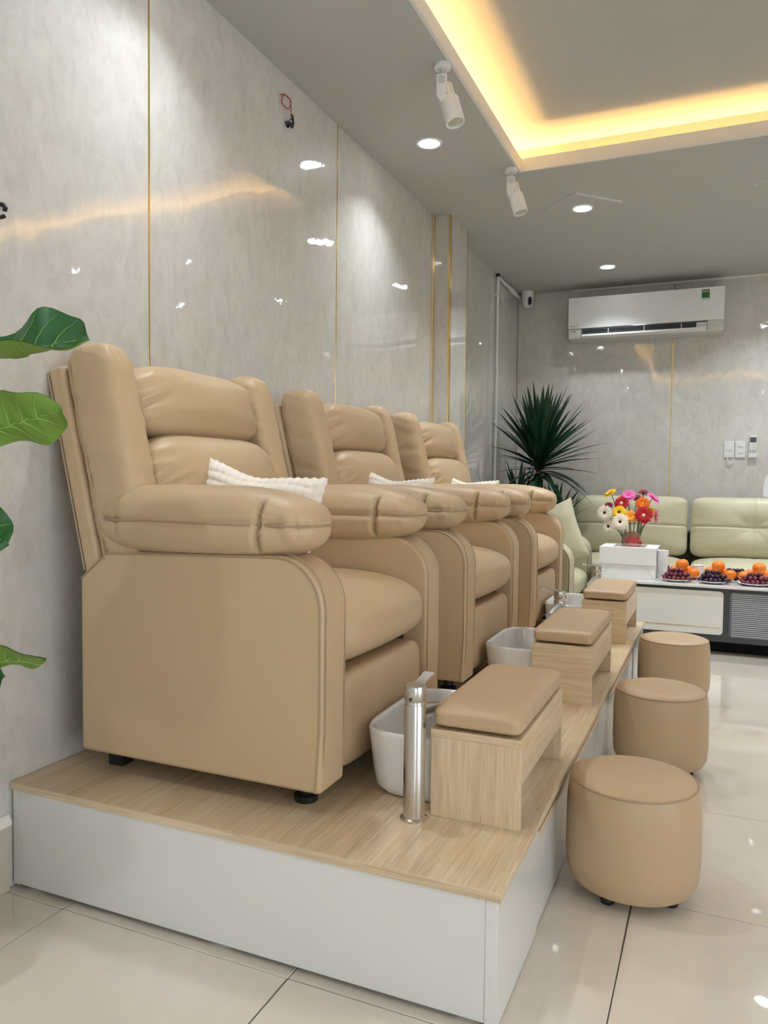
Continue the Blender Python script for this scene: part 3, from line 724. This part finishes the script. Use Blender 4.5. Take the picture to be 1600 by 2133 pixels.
tag(MB().tube([(1.610, YB - .012, 1.196), (1.613, YB - .016, 1.172), (1.632, YB - .014, 1.146), (1.652, YB - .012, 1.158), (1.660, YB - .008, 1.182)], .0035, 8).build('cable_loop', 'white_plastic'), 'short white cable loop hanging below the wall switches', 'cable')
rm = empty('remote_control', (1.783, YB, 1.196), 'white air conditioner remote in a wall holder with grey screen', 'remote')
MB().box(-.026, .026, -.024, -.002, 0, .158, .004).build('body', 'white_plastic', rm)
MB().box(-.021, .021, -.0250, -.0235, .108, .146, .001).build('screen', 'grey_glass', rm)
for r_ in range(5):
    for k in range(3):
        MB().box(-.019 + k * .0145, -.010 + k * .0145, -.0253, -.0235, .032 + r_ * .0125, .038 + r_ * .0125, .001, 1).build('button', 'charcoal' if r_ < 2 else 'ac_grey', rm)
MB().box(-.004, .006, -.0256, -.0235, .094, .101, .001, 1).build('button', 'label_gold', rm)
MB().box(-.029, .029, -.027, -.0005, -.004, .030, .003).build('holder', 'white_plastic', rm)

# ------------------------------------------------------------------ sofa
so = empty('sofa', (1.78, 5.87, 0), 'pale sage leather sofa along the back wall', 'sofa')
SO = Vector((1.78, 5.87, 0))
def sop(mb, name, m='sage', parent=None): mb.xf(lambda p: p - SO); return mb.build(name, m, parent or so, angle=60)
sop(MB().box(.52, 3.06, 5.50, 6.24, .07, .31, .02, 3), 'base')
sop(MB().box(.52, 3.06, 6.10, 6.26, .28, .645, .03, 3), 'back_frame', 'sofa_frame')
for x in (.62, 2.96):
    for y in (5.56, 6.18): sop(MB().box(x - .03, x + .03, y - .03, y + .03, 0, .075, .004), 'leg', 'black_plastic')
for x0 in (.535, 1.385, 2.215):
    def sf(u, q):
        x, y, z = q
        g = math.exp(-((x) / .006) ** 2) * (z > 0)
        return Vector((x, y, z + .010 * (1 - u.x ** 2) * (1 - u.y ** 2) * (z > 0) - .004 * g))
    sop(cushion((x0 + .412, 5.775, .385), (.412, .315, .088), 7, 3.6, 2, 26, sf), 'seat_cushion')
for x0 in (.548, 1.378, 2.208):
    def bf(u, q):
        x, y, z = q
        fr = max(0, -u.y)
        d = math.hypot(x * .75, z)
        gz = math.exp(-(z / .0065) ** 2); gx = math.exp(-(x / .0065) ** 2)
        tuck = math.exp(-(d / .075) ** 2)
        fold = nz(math.atan2(z, x + 1e-6) * 2.6, x0 * 3, 1) * math.exp(-(d / .20) ** 2) * min(1, d / .04)
        edge = max(0, abs(u.x) - .72) / .28
        f2 = nz(z * 26, x0 * 5, x * 6) * edge
        y += (.009 * gz * (.5 + .5 * (abs(x) < .4)) + .007 * gx + .030 * tuck + .006 * fold + .006 * f2) * (1 if fr > .1 else 0)
        cr = max(0, abs(u.x) + abs(u.z) - 1.5)
        return Vector((x * (1 + .02 * cr), y, z * (1 + .02 * cr)))
    mb = cushion((0, 0, 0), (.406, .105, .218), 9, 2.6, 1, 44, bf)
    c0 = Vector((x0 + .406, 5.985, .682))
    mb.xf(lambda p: c0 + Vector((p.x, p.y * math.cos(.16) + p.z * math.sin(.16), p.z * math.cos(.16) - p.y * math.sin(.16))))
    sop(mb, 'back_cushion')

# ------------------------------------------------------------------ single armchair of the same set
AM = Vector((.42, 4.78, 0))
am = empty('armchair', tuple(AM), 'pale sage leather armchair between the recliners and the sofa', 'armchair')
def amp(mb, name, m='sage', parent=None): mb.xf(lambda p: p - AM); return mb.build(name, m, parent or am, angle=55)
apro = [(.115, .06), (.795, .06), (.800, .50)] + arc(.69, .540, .11, 0, 90, 8) + [(.115, .655)]
for y0, y1 in ((4.37, 4.53), (5.05, 5.21)):
    a = amp(MB().prism(apro, 'y', y0, y1, .02, 3), 'arm')
    for yy in (y0 + .004, y1 - .004):
        amp(MB().tube([(x - .003, yy, z - .003) for x, z in apro[1:-1]] + [(.12, yy, .652)], .003, 6), 'piping', 'sage_seam', a)
amp(MB().box(.115, .77, 4.53, 5.05, .06, .30, .01), 'base')
def acs(u, q): return Vector((q.x + .012 * (1 - u.y ** 2) * max(0, u.x), q.y, q.z + .012 * (1 - u.y ** 2) * (q.z > 0)))
amp(cushion((.50, 4.79, .375), (.305, .258, .095), 2.8, 8, 1, 24, acs), 'seat_cushion')
amp(cushion((.222, 4.79, .58), (.105, .27, .23), 4, 5, 0, 20), 'back_cushion')
for x in (.16, .74):
    for y in (4.44, 5.14): amp(MB().box(x - .02, x + .02, y - .02, y + .02, 0, .062, .003), 'leg', 'black_plastic')
sp_ = make_pillow('p', .39, .39, .14, 40, 0, 'sage', .07).build('throw_pillow', 'sage', angle=180)
sp_.location = (.585, 4.940, .650); sp_.rotation_euler = (math.radians(-10), math.radians(-22), math.radians(-4))
tag(sp_, 'pale sage leather pillow standing in the green armchair', 'pillow')

# ------------------------------------------------------------------ coffee table and what stands on it
TB = Vector((1.55, 5.10, 0)); TZ = .408
tb = empty('coffee_table', tuple(TB), 'coffee table with white top, charcoal frame and ribbed grey drawer', 'table')
def tbp(mb, name, m, parent=None, smooth=True): mb.xf(lambda p: p - TB); return mb.build(name, m, parent or tb, smooth)
tbp(MB().box(.86, 2.30, 4.835, 5.40, TZ - .018, TZ, .004), 'table_top', 'sintered')
tbp(MB().box(.875, 2.285, 4.862, 5.385, .075, TZ - .0185, .003), 'frame', 'charcoal')
tbp(MB().box(.95, 2.21, 4.96, 5.30, 0, .075), 'plinth', 'gap_shade', smooth=False)  # near-black colour stands in for the shadow under the table
def rrect(x0, x1, z0, z1, r):
    return arc(x1 - r, z1 - r, r, 0, 90, 6) + arc(x0 + r, z1 - r, r, 90, 180, 6) + arc(x0 + r, z0 + r, r, 180, 270, 6) + arc(x1 - r, z0 + r, r, 270, 360, 6)
d1 = tbp(MB().prism(rrect(.89, 1.600, .118, .372, .022), 'y', 4.846, 4.866, .002), 'drawer_front', 'white_board')
tbp(MB().box(.90, 1.592, 4.8446, 4.847, .158, .1615), 'gold_line', 'gold', d1)
d2 = tbp(MB().prism(rrect(1.632, 2.270, .108, .372, .022), 'y', 4.852, 4.866, .001), 'drawer_front', 'rib_gap_shade')
for k in range(22):
    z = .1195 + k * .01145
    tbp(MB().tube([(1.645, 4.8515, z), (2.258, 4.8515, z)], .0040, 8), 'rib', 'ribbed_grey', d2)
# cake box
CB_ = Vector((1.055, 5.06, TZ)); cb = empty('cake_box', tuple(CB_), 'white paper cake box with a clear window in the lid', 'box')
def cbp(mb, name, m, parent=None): mb.xf(lambda p: p - CB_); return mb.build(name, m, parent or cb, False)
cbp(MB().box(.892, 1.216, 4.925, 5.225, TZ, TZ + .188, .002, 1), 'body', 'paper')
lid = cbp(MB().prism([(.886, 4.917), (1.222, 4.917), (1.222, 5.230), (.886, 5.230)], 'z', TZ + .1885, TZ + .1915), 'lid', 'paper')
cbp(MB().box(.886, 1.222, 4.9165, 4.9195, TZ + .088, TZ + .190), 'lid_flap', 'paper', lid)
cbp(MB().box(.96, 1.150, 4.965, 5.19, TZ + .1912, TZ + .1922), 'window', 'window_film', lid)
for sg in (-1, 1):
    xx = 1.054 + sg * .160
    cbp(MB().tube([(xx, 4.924, TZ + .004), (xx - sg * .020, 4.9238, TZ + .03), (xx - sg * .050, 4.9236, TZ + .065), (xx - sg * .085, 4.9236, TZ + .086)], .0012, 5), 'fold_line', 'ac_grey')
# paper cups
def cup_mesh():
    return MB().lathe([(.0215, 0), (.0235, .001), (.0325, .082), (.0340, .083), (.0342, .0855), (.0328, .0865), (.0315, .085), (.0225, .006), (.002, .005)], seg=28, cap=True)
cup0 = cup_mesh().build('paper_cup', 'paper'); cup0.location = (1.455, 5.125, TZ); tag(cup0, 'single white paper cup standing behind the grape plates', 'cup')
for k in range(13):
    o = cup0.copy(); COL.objects.link(o); o.location = (1.250, 5.06, TZ + .0072 * k); tag(o, 'topmost white paper cup of the stack beside the cake box' if k == 12 else 'white paper cup nested under others in the stack beside the cake box', 'cup', 'stacked paper cups')
# plates and fruit
pl0 = MB().lathe([(.030, 0), (.052, .002), (.062, .008), (.086, .013), (.088, .0145), (.086, .0155), (.062, .0105), (.050, .0045), (.002, .004)], seg=48).build('paper_plate', 'paper')
first = True
gmesh = cushion((0, 0, 0), (.0142, .0142, .0152), 2, 2, 0, 7).build('grape', 'grape_red'); gm_red = gmesh.data; gm_dark = gm_red.copy(); gm_dark.materials.clear(); gm_dark.materials.append(MATS['grape_dark']); bpy.data.objects.remove(gmesh)
def orange_fn(u, q): return Vector((q.x, q.y, q.z * .86 - .004 * math.exp(-(math.hypot(q.x, q.y) / .008) ** 2) * (q.z > 0)))
om = cushion((0, 0, 0), (.036, .036, .036), 2, 2, 0, 14, orange_fn).build('peel', 'mandarin'); omesh = om.data; bpy.data.objects.remove(om)
stm = MB().lathe([(.004, 0), (.003, .003), (.001, .004)], seg=8).build('s', 'stem_green'); smesh = stm.data; bpy.data.objects.remove(stm)
def child(name, mesh, parent, loc, rot=(0, 0, 0), sc=1):
    o = bpy.data.objects.new(name, mesh); COL.objects.link(o); o.parent = parent; o.location = loc; o.rotation_euler = rot; o.scale = (sc, sc, sc); return o
def bunch(x, y, mesh, lab, rows, seed, grp):
    rnd = random.Random(seed); e = empty('grape_bunch', (x, y, TZ + .005), lab, 'grapes', grp)
    for z, n, w_, d_ in rows:
        for i in range(n):
            for j in range(d_):
                child('grape', mesh, e, ((i - (n - 1) / 2) * w_ + rnd.uniform(-.004, .004) + (j % 2) * .012, (j - (d_ - 1) / 2) * .027 + rnd.uniform(-.003, .003), z + .0145 + rnd.uniform(-.002, .002)), (rnd.random() * 3, rnd.random() * 3, 0), rnd.uniform(.92, 1.08))
    pts = [(-.03, 0, .05), (-.005, .005, .060), (.02, .0, .050)]
    MB().tube(pts, .002, 6).build('stalk', 'stem_green', e)
def mandarin(x, y, z, lab, sc=1.0):
    e = empty('mandarin', (x, y, z - .031 * sc), lab, 'mandarin', 'mandarins on the paper plates')
    child('peel', omesh, e, (0, 0, .031 * sc), (random.uniform(-.25, .25), random.uniform(-.25, .25), random.random() * 3), sc)
    child('stem_button', smesh, e, (0, 0, .057 * sc))
NM = (('beside the cup stack', 'the fruit next to the cup stack'), ('in the middle of the table', 'the middle fruit plates'), ('over the ribbed drawer', 'the fruit over the ribbed drawer'))
for k, (cx, gm) in enumerate(((1.335, gm_red), (1.540, gm_dark), (1.765, gm_red))):
    pls = []
    for (x, y, wh) in ((cx, 4.945, 'grapes'), (cx + .05, 5.125, 'mandarins')):
        o = pl0 if first else pl0.copy()
        if not first: COL.objects.link(o)
        first = False
        o.location = (x, y, TZ); tag(o, 'white paper plate holding %s %s' % (wh, NM[k][0]), 'plate', 'white paper plates with fruit')
    rows = ((0, 6, .0265, 3), (.023, 5, .0265, 2), (.045, 3, .027, 1))
    bunch(cx, 4.940, gm, '%s grape bunch %s' % (('red', 'dark purple', 'large red')[k], NM[k][0]), rows, k, 'grape bunches on the front plates')
    bunch(cx + (-.075 if k != 1 else .105), 5.105, gm_dark, 'small dark grape bunch behind %s' % NM[k][1], ((0, 3, .027, 2), (.023, 2, .027, 2), (.045, 2, .022, 1)), 20 + k, 'dark grape bunches behind the front plates')
    xo = cx + .02
    mandarin(cx + (.095 if k < 2 else -.055), 5.055 if k < 2 else 5.03, TZ + .042, 'mandarin leaning low beside the grapes %s' % NM[k][0])
    mandarin(xo - .035, 5.145, TZ + .045, 'mandarin lying under the top mandarin %s' % NM[k][0])
    mandarin(xo + .038, 5.150, TZ + .045, 'mandarin lying at the back of the plate %s' % NM[k][0])
    mandarin(xo + .008, 5.095, TZ + .088, 'mandarin crowning the pile %s' % NM[k][0], 1.06)
# vase with relief rose
VA = Vector((1.037, 5.315, TZ)); va = empty('vase', tuple(VA), 'dusty pink round vase with a red rose relief', 'vase')
MB().lathe([(.035, 0), (.05, .004), (.062, .06), (.066, .14), (.064, .20), (.056, .245), (.046, .262), (.040, .266), (.038, .262), (.045, .24), (.05, .15), (.002, .14)], seg=44).build('body', 'vase_pink', va)
rv = random.Random(3)
for ring, (n, rad, tilt) in enumerate(((7, .036, .9), (6, .024, .5), (4, .012, .2))):
    for k in range(n):
        a = 2 * PI * k / n + ring * .4
        cx_, cz_ = .018 + rad * math.cos(a), .195 + rad * .9 * math.sin(a)
        mb = cushion((0, 0, 0), (.017, .006, .014), 2.2, 2.2, 0, 8, lambda u, q: Vector((q.x, q.y - .006 * (u.x ** 2 + u.z ** 2), q.z)))
        rot = Matrix.Rotation(a * .0 + rv.uniform(-.4, .4), 3, 'Y'); base_y = -math.sqrt(max(.0001, .066 ** 2 - cx_ ** 2)) - .004 - ring * .005
        mb.xf(lambda p: rot @ p + Vector((cx_, base_y, cz_))); mb.build('rose_petal', 'vase_rose', va)
cushion((.018, -.079, .195), (.008, .006, .008), 2, 2, 0, 8).build('rose_heart', 'stem_green', va)
for lx, lz in ((-.030, .168), (-.040, .180)):
    cushion((lx, -math.sqrt(.066 ** 2 - lx ** 2) - .001, lz), (.012, .003, .006), 2, 2, 0, 8).build('relief_leaf', 'stem_green', va)
# gerberas
def petal_ring(n, r0, r1, wd, lift, droop, rnd):
    mb = MB()
    for k in range(n):
        a = 2 * PI * k / n + rnd.uniform(-.05, .05); L_ = r1 * rnd.uniform(.94, 1.04); d = Vector((math.cos(a), math.sin(a), 0)); t = Vector((-d.y, d.x, 0)); v = []; f = []
        st_ = ((r0, .35, 0), (r0 + (L_ - r0) * .45, .95, .6), (r0 + (L_ - r0) * .8, 1, .9), (L_, .35, 1))
        for rr_, ww, tt_ in st_:
            zc = lift * tt_ - droop * tt_ ** 2
            v += [d * rr_ + t * wd * ww + Vector((0, 0, zc)), d * rr_ + Vector((0, 0, zc + .0018)), d * rr_ - t * wd * ww + Vector((0, 0, zc)), d * rr_ + Vector((0, 0, zc - .0016))]
        for q in range(3):
            for s_ in range(4): f.append((q * 4 + s_, q * 4 + (s_ + 1) % 4, (q + 1) * 4 + (s_ + 1) % 4, (q + 1) * 4 + s_))
        f.append((12, 13, 14, 15)); f.append((3, 2, 1, 0)); mb.add(v, f)
    return mb
def gerbera(px, py, y, col, face, r, eye, lab, seed):
    r *= 1.13
    rnd = random.Random(seed); c = at(px, py, y); n = Vector(face).normalized(); q = Vector((0, 0, 1)).rotation_difference(n)
    base = VA + Vector((max(-.03, min(.03, (c.x - VA.x) * .3)), rnd.uniform(-.02, .02), .16))
    e = empty('gerbera', tuple(base), lab, 'flower', 'gerberas in the pink vase')
    off = c - base
    pm_ = MB(); a = petal_ring(22, .007, r, r * .115, .008, .010, rnd); pm_.add(a.v, a.f); a = petal_ring(18, .006, r * .72, r * .105, .012, .004, rnd); a.xf(lambda p: p + Vector((0, 0, .003))); pm_.add(a.v, a.f)
    pm_.xf(lambda p: q @ p + off); pm_.build('petals', 'petal_' + col, e, smooth=False)
    ce_ = MB().lathe([(.010, .002), (.0105, .006), (.006, .009), (.001, .0095)], seg=16); ce_.xf(lambda p: q @ p + off); ce_.build('flower_centre', eye, e)
    cx_ = MB().lathe([(.003, -.016), (.009, -.006), (.010, .0)], seg=12); cx_.xf(lambda p: q @ p + off); cx_.build('calyx', 'stem_green', e)
    p3 = off + q @ Vector((0, 0, -.014)); p2 = off + q @ Vector((0, 0, -.06)); p1 = Vector((off.x * .25, off.y * .25, .10)); p0 = Vector((0, 0, 0))
    pts = []
    for k in range(11):
        t = k / 10; pts.append(p0 * (1 - t) ** 3 + p1 * 3 * t * (1 - t) ** 2 + p2 * 3 * t * t * (1 - t) + p3 * t ** 3)
    MB().tube(pts, .0028, 6).build('stem', 'stem_green', e)
FL = [(1271, 1027, 5.30, 'yellow', (-.5, -.35, .8), .041, 'petal_amber', 'yellow gerbera tilting up, highest on the cushion side nearest the armchair'),
      (1309, 1032, 5.31, 'pink', (.0, -.7, .6), .044, 'petal_magenta', 'bright pink gerbera facing forward at the top of the bouquet'),
      (1327, 1038, 5.40, 'rose', (.1, .5, .7), .036, 'stem_green', 'dusty pink gerbera turned away behind the orange gerbera'),
      (1295, 1048, 5.28, 'red', (-.1, -.95, .3), .044, 'petal_cream', 'red gerbera with a pale centre below the bright pink one'),
      (1341, 1026, 5.37, 'rose', (.1, .35, .9), .036, 'stem_green', 'dusty pink gerbera rising behind the orange gerbera'),
      (1361, 1037, 5.33, 'pink', (.65, -.2, .75), .045, 'petal_magenta', 'pink gerbera leaning out towards the sofa cushion gap'),
      (1339, 1049, 5.28, 'orange', (.0, -.95, .3), .043, 'petal_amber', 'orange gerbera above the large red gerbera'),
      (1260, 1068, 5.24, 'cream', (-.25, -1, .1), .048, 'flower_eye', 'cream gerbera with dark eye on the outside of the bouquet'),
      (1267, 1054, 5.34, 'magenta', (-.4, .5, .5), .030, 'stem_green', 'small magenta gerbera half hidden behind a cream gerbera'),
      (1290, 1067, 5.23, 'yellow', (-.1, -.9, .45), .044, 'flower_eye', 'yellow gerbera with dark eye between cream and red gerberas'),
      (1313, 1075, 5.23, 'amber', (.1, -.9, .4), .040, 'petal_orange', 'amber gerbera in the middle of the bouquet'),
      (1292, 1087, 5.19, 'cream', (-.05, -1, .25), .050, 'flower_eye', 'cream gerbera with dark eye low over the vase rim'),
      (1268, 1096, 5.25, 'cream', (-.35, -1, -.15), .042, 'flower_eye', 'lowest cream gerbera hanging beside the vase'),
      (1341, 1073, 5.21, 'red', (.08, -1, .15), .052, 'petal_cream', 'large deep red gerbera with a cream centre'),
      (1344, 1082, 5.31, 'cream', (.1, -.9, .0), .038, 'flower_eye', 'cream gerbera mostly hidden behind the large red gerbera'),
      (1366, 1074, 5.28, 'rose', (1, -.15, .05), .044, 'stem_green', 'dusty pink gerbera seen edge on facing the sofa end'),
      (1356, 1067, 5.33, 'yellow', (.3, -.6, .3), .034, 'flower_eye', 'small yellow gerbera peeking out behind the large red gerbera')]
for i, a in enumerate(FL): gerbera(*a, 40 + i)

# ------------------------------------------------------------------ yucca in the corner
YC = Vector((.315, 5.70, 0)); yu = empty('yucca', tuple(YC), 'tall potted yucca with dark green blade leaves in the corner', 'plant')
MB().lathe([(.12, 0), (.125, .01), (.155, .33), (.165, .34), (.165, .36), (.150, .36), (.145, .33), (.002, .33)], seg=40).build('pot', 'pot_white', yu)
MB().lathe([(.146, .33), (.145, .345), (.002, .348)], seg=32).build('soil', 'soil', yu)
MB().tube([(0, 0, .33), (.004, 0, .6), (.010, -.01, .86), (.016, -.01, 1.06)], lambda t: .036 - .008 * t + .0012 * math.sin(t * 120), 14).build('trunk', 'wood_bark', yu)
MB().tube([(-.05, .02, .33), (-.10, .02, .6), (-.135, .01, .80)], .018, 10).build('trunk', 'wood_bark', yu)
MB().tube([(.06, -.02, .33), (.12, -.06, .52), (.165, -.08, .66)], .018, 10).build('trunk', 'wood_bark', yu)
def blade(L_, wd, curve, fold=.25):
    v = []; f = []; n = 9
    for k in range(n):
        t = k / (n - 1); ww = wd * (min(1, .55 + t * 2.2) if t < .25 else 1) * (1 - max(0, (t - .45) / .55) ** 1.8) + .0004
        x = L_ * t * (1 - .10 * abs(curve) * t); z = -curve * L_ * t ** 2.2 * .5
        v += [(x, -ww, z + ww * fold), (x, 0, z), (x, ww, z + ww * fold), (x, 0, z + .0012)]
    for k in range(n - 1):
        for s_ in range(4): f.append((k * 4 + s_, k * 4 + (s_ + 1) % 4, (k + 1) * 4 + (s_ + 1) % 4, (k + 1) * 4 + s_))
    f.append((3, 2, 1, 0)); m_ = (n - 1) * 4; f.append((m_, m_ + 1, m_ + 2, m_ + 3))
    return MB().add(v, f)
bl = []
for k, (L_, wd, cv) in enumerate(((.53, .026, .03), (.52, .027, .12), (.50, .026, .26), (.44, .022, .7), (.30, .016, .15))):
    o = blade(L_, wd, cv).build('b', 'yucca_leaf', angle=25); bl.append(o.data); bpy.data.objects.remove(o)
rnd = random.Random(11)
def head(c, n, sc, e0, e1, dz):
    for k in range(n):
        t = (k + .5) / n; el = math.radians(e0 + (e1 - e0) * t + rnd.uniform(-5, 5)); az = k * 2.39996 + rnd.uniform(-.2, .2)
        me = bl[0] if el > math.radians(55) else bl[1] if el > math.radians(28) else bl[2] if el > math.radians(2) else bl[3]
        z = c[2] + dz * t
        o = child('leaf', me, yu, (c[0] + .012 * math.cos(az), c[1] + .012 * math.sin(az), z), (0, -el, az), sc * rnd.uniform(.82, 1.05))
        # stay off the two walls
        tip = Vector((math.cos(el) * math.cos(az), math.cos(el) * math.sin(az), 0)) * o.scale[0] * .55 + Vector(c) + YC
        if tip.x < .05 or tip.y > YB - .02:
            k_ = min((YC.x + c[0] - .05) / max(1e-6, -(tip.x - YC.x - c[0])) if tip.x < .05 else 9, (YB - .02 - YC.y - c[1]) / max(1e-6, tip.y - YC.y - c[1]) if tip.y > YB - .02 else 9)
            if k_ < .7: o.rotation_euler[1] = -math.radians(68 + 14 * rnd.random()); k_ = .9
            o.scale = [s_ * min(1, k_) for s_ in o.scale]
head((.016, -.01, 1.055), 110, 1.0, -10, 84, .15)
head((.016, -.01, 1.035), 7, .85, -34, -24, .02)
head((-.135, .01, .80), 22, .62, 12, 80, .06)
head((.165, -.08, .66), 26, .62, 8, 80, .06)

# ------------------------------------------------------------------ fiddle-leaf fig at the wall before the platform
FG = Vector((.165, .98, 0)); fg = empty('fig_plant', tuple(FG), 'fiddle leaf fig with broad green leaves beside the platform', 'plant')
MB().lathe([(.09, 0), (.095, .01), (.125, .27), (.13, .28), (.13, .295), (.118, .295), (.115, .27), (.002, .27)], seg=36).build('pot', 'pot_white', fg)
MB().lathe([(.116, .27), (.115, .283), (.002, .285)], seg=28).build('soil', 'soil', fg)
MB().tube([(0, 0, .28), (-.01, .01, .7), (0, .03, 1.1), (-.01, .03, 1.45)], lambda t: .014 - .006 * t, 10).build('trunk', 'wood_bark', fg)
def figleaf(base, tip, side, wd, cup, seed, wave=.012, top='fig_leaf', curl=0.0):
    """violin-shaped leaf: base, tip in world; side = direction across the blade"""
    b = Vector(base); t_ = Vector(tip); ax = t_ - b; L_ = ax.length; ax.normalize(); sd = Vector(side); sd = (sd - ax * sd.dot(ax)).normalized(); nm = ax.cross(sd)
    nu, nv = 22, 14; v = []; f = []
    def prof(u): return wd * (.40 * math.sin(min(1, u / .30) * PI / 2) + .60 * math.exp(-((u - .68) / .27) ** 2)) * (1 - max(0, (u - .86) / .14) ** 2.2) ** .6 if u < .999 else wd * .03
    def pt(u, w_, dn=0.0):
        p = prof(u)
        h_ = cup * (w_ * p / wd) ** 2 * wd + wave * abs(w_) * math.sin(u * 17 + seed + (2 if w_ > 0 else 0)) - .10 * L_ * (u - .5) ** 2 * (1 if u > .5 else .3) + curl * max(0, -w_) ** 2 * math.sin(u * 3.0) + .004 * math.cos(u * 46) * (1 - abs(w_))
        return b + ax * (L_ * u + .03 * L_ * (w_ * w_ - 1) * 0) + sd * p * w_ + nm * (h_ + dn)
    for dn in (0, -.0012):
        for i in range(nu + 1):
            for j in range(nv + 1): v.append(pt(i / nu, -1 + 2 * j / nv, dn))
    o2 = (nu + 1) * (nv + 1)
    ftop = [];
    for i in range(nu):
        for j in range(nv):
            a = i * (nv + 1) + j; q = (a, a + nv + 1, a + nv + 2, a + 1); ftop.append(q); f.append(tuple(o2 + x for x in q[::-1]))
    mb = MB().add(v, ftop + f); mb.xf(lambda p: p - FG); o = mb.build('leaf', top, fg, angle=180)
    o.data.materials.append(MATS['fig_back'])
    for k, pl_ in enumerate(o.data.polygons): pl_.material_index = 0 if k < len(ftop) else 1
    vn = MB()
    for dn, rr in ((.0006, .0016), (-.0018, .0018)):
        vn.tube([pt(.02 + .96 * k / 16, 0, dn) - FG for k in range(17)], lambda t, rr=rr: rr * (1.3 - t), 5)
        for k in range(6):
            u0 = .12 + k * .13
            for sg in (-1, 1): vn.tube([pt(min(.97, u0 + .10 * s_ * (1 + .2 * s_)), sg * s_ * .92, dn) - FG for s_ in (0, .25, .5, .75, 1)], lambda t, rr=rr: rr * .62 * (1.15 - t), 4)
    vn.build('veins', 'fig_vein', o)
    MB().tube([Vector((FG.x - .005, FG.y + .03, b.z - .03)) - FG, (b + Vector((FG.x, FG.y + .03, b.z - .02))) / 2 - FG, b - FG], .003, 6).build('petiole', 'stem_green', fg)
figleaf((.175, 1.02, 1.20), (.468, 1.10, 1.262), (0, .62, .80), .098, .10, 1, .010, 'fig_leaf', .10)
figleaf((.190, 1.04, 1.062), (.408, 1.10, 1.130), (0, .80, -.60), .072, .10, 4, .008)
figleaf((.150, 1.02, .625), (.359, 1.10, .650), (0, .88, -.48), .056, .08, 2, .006)
figleaf((.08, 1.06, .93), (.246, 1.11, .868), (0, .5, .86), .060, -.10, 6)
figleaf((.10, 1.04, .56), (.246, 1.10, .598), (0, .6, .80), .040, -.10, 9)
figleaf((.15, .95, 1.42), (.20, .62, 1.50), (1, 0, .2), .10, -.1, 3); figleaf((.14, .93, 1.0), (.22, .66, 1.04), (1, .1, .3), .09, -.1, 5)
figleaf((.15, .97, 1.46), (.06, 1.02, 1.74), (.6, -.8, 0), .10, -.1, 7); figleaf((.15, .93, .72), (.13, .66, .76), (1, 0, .3), .085, -.1, 8)
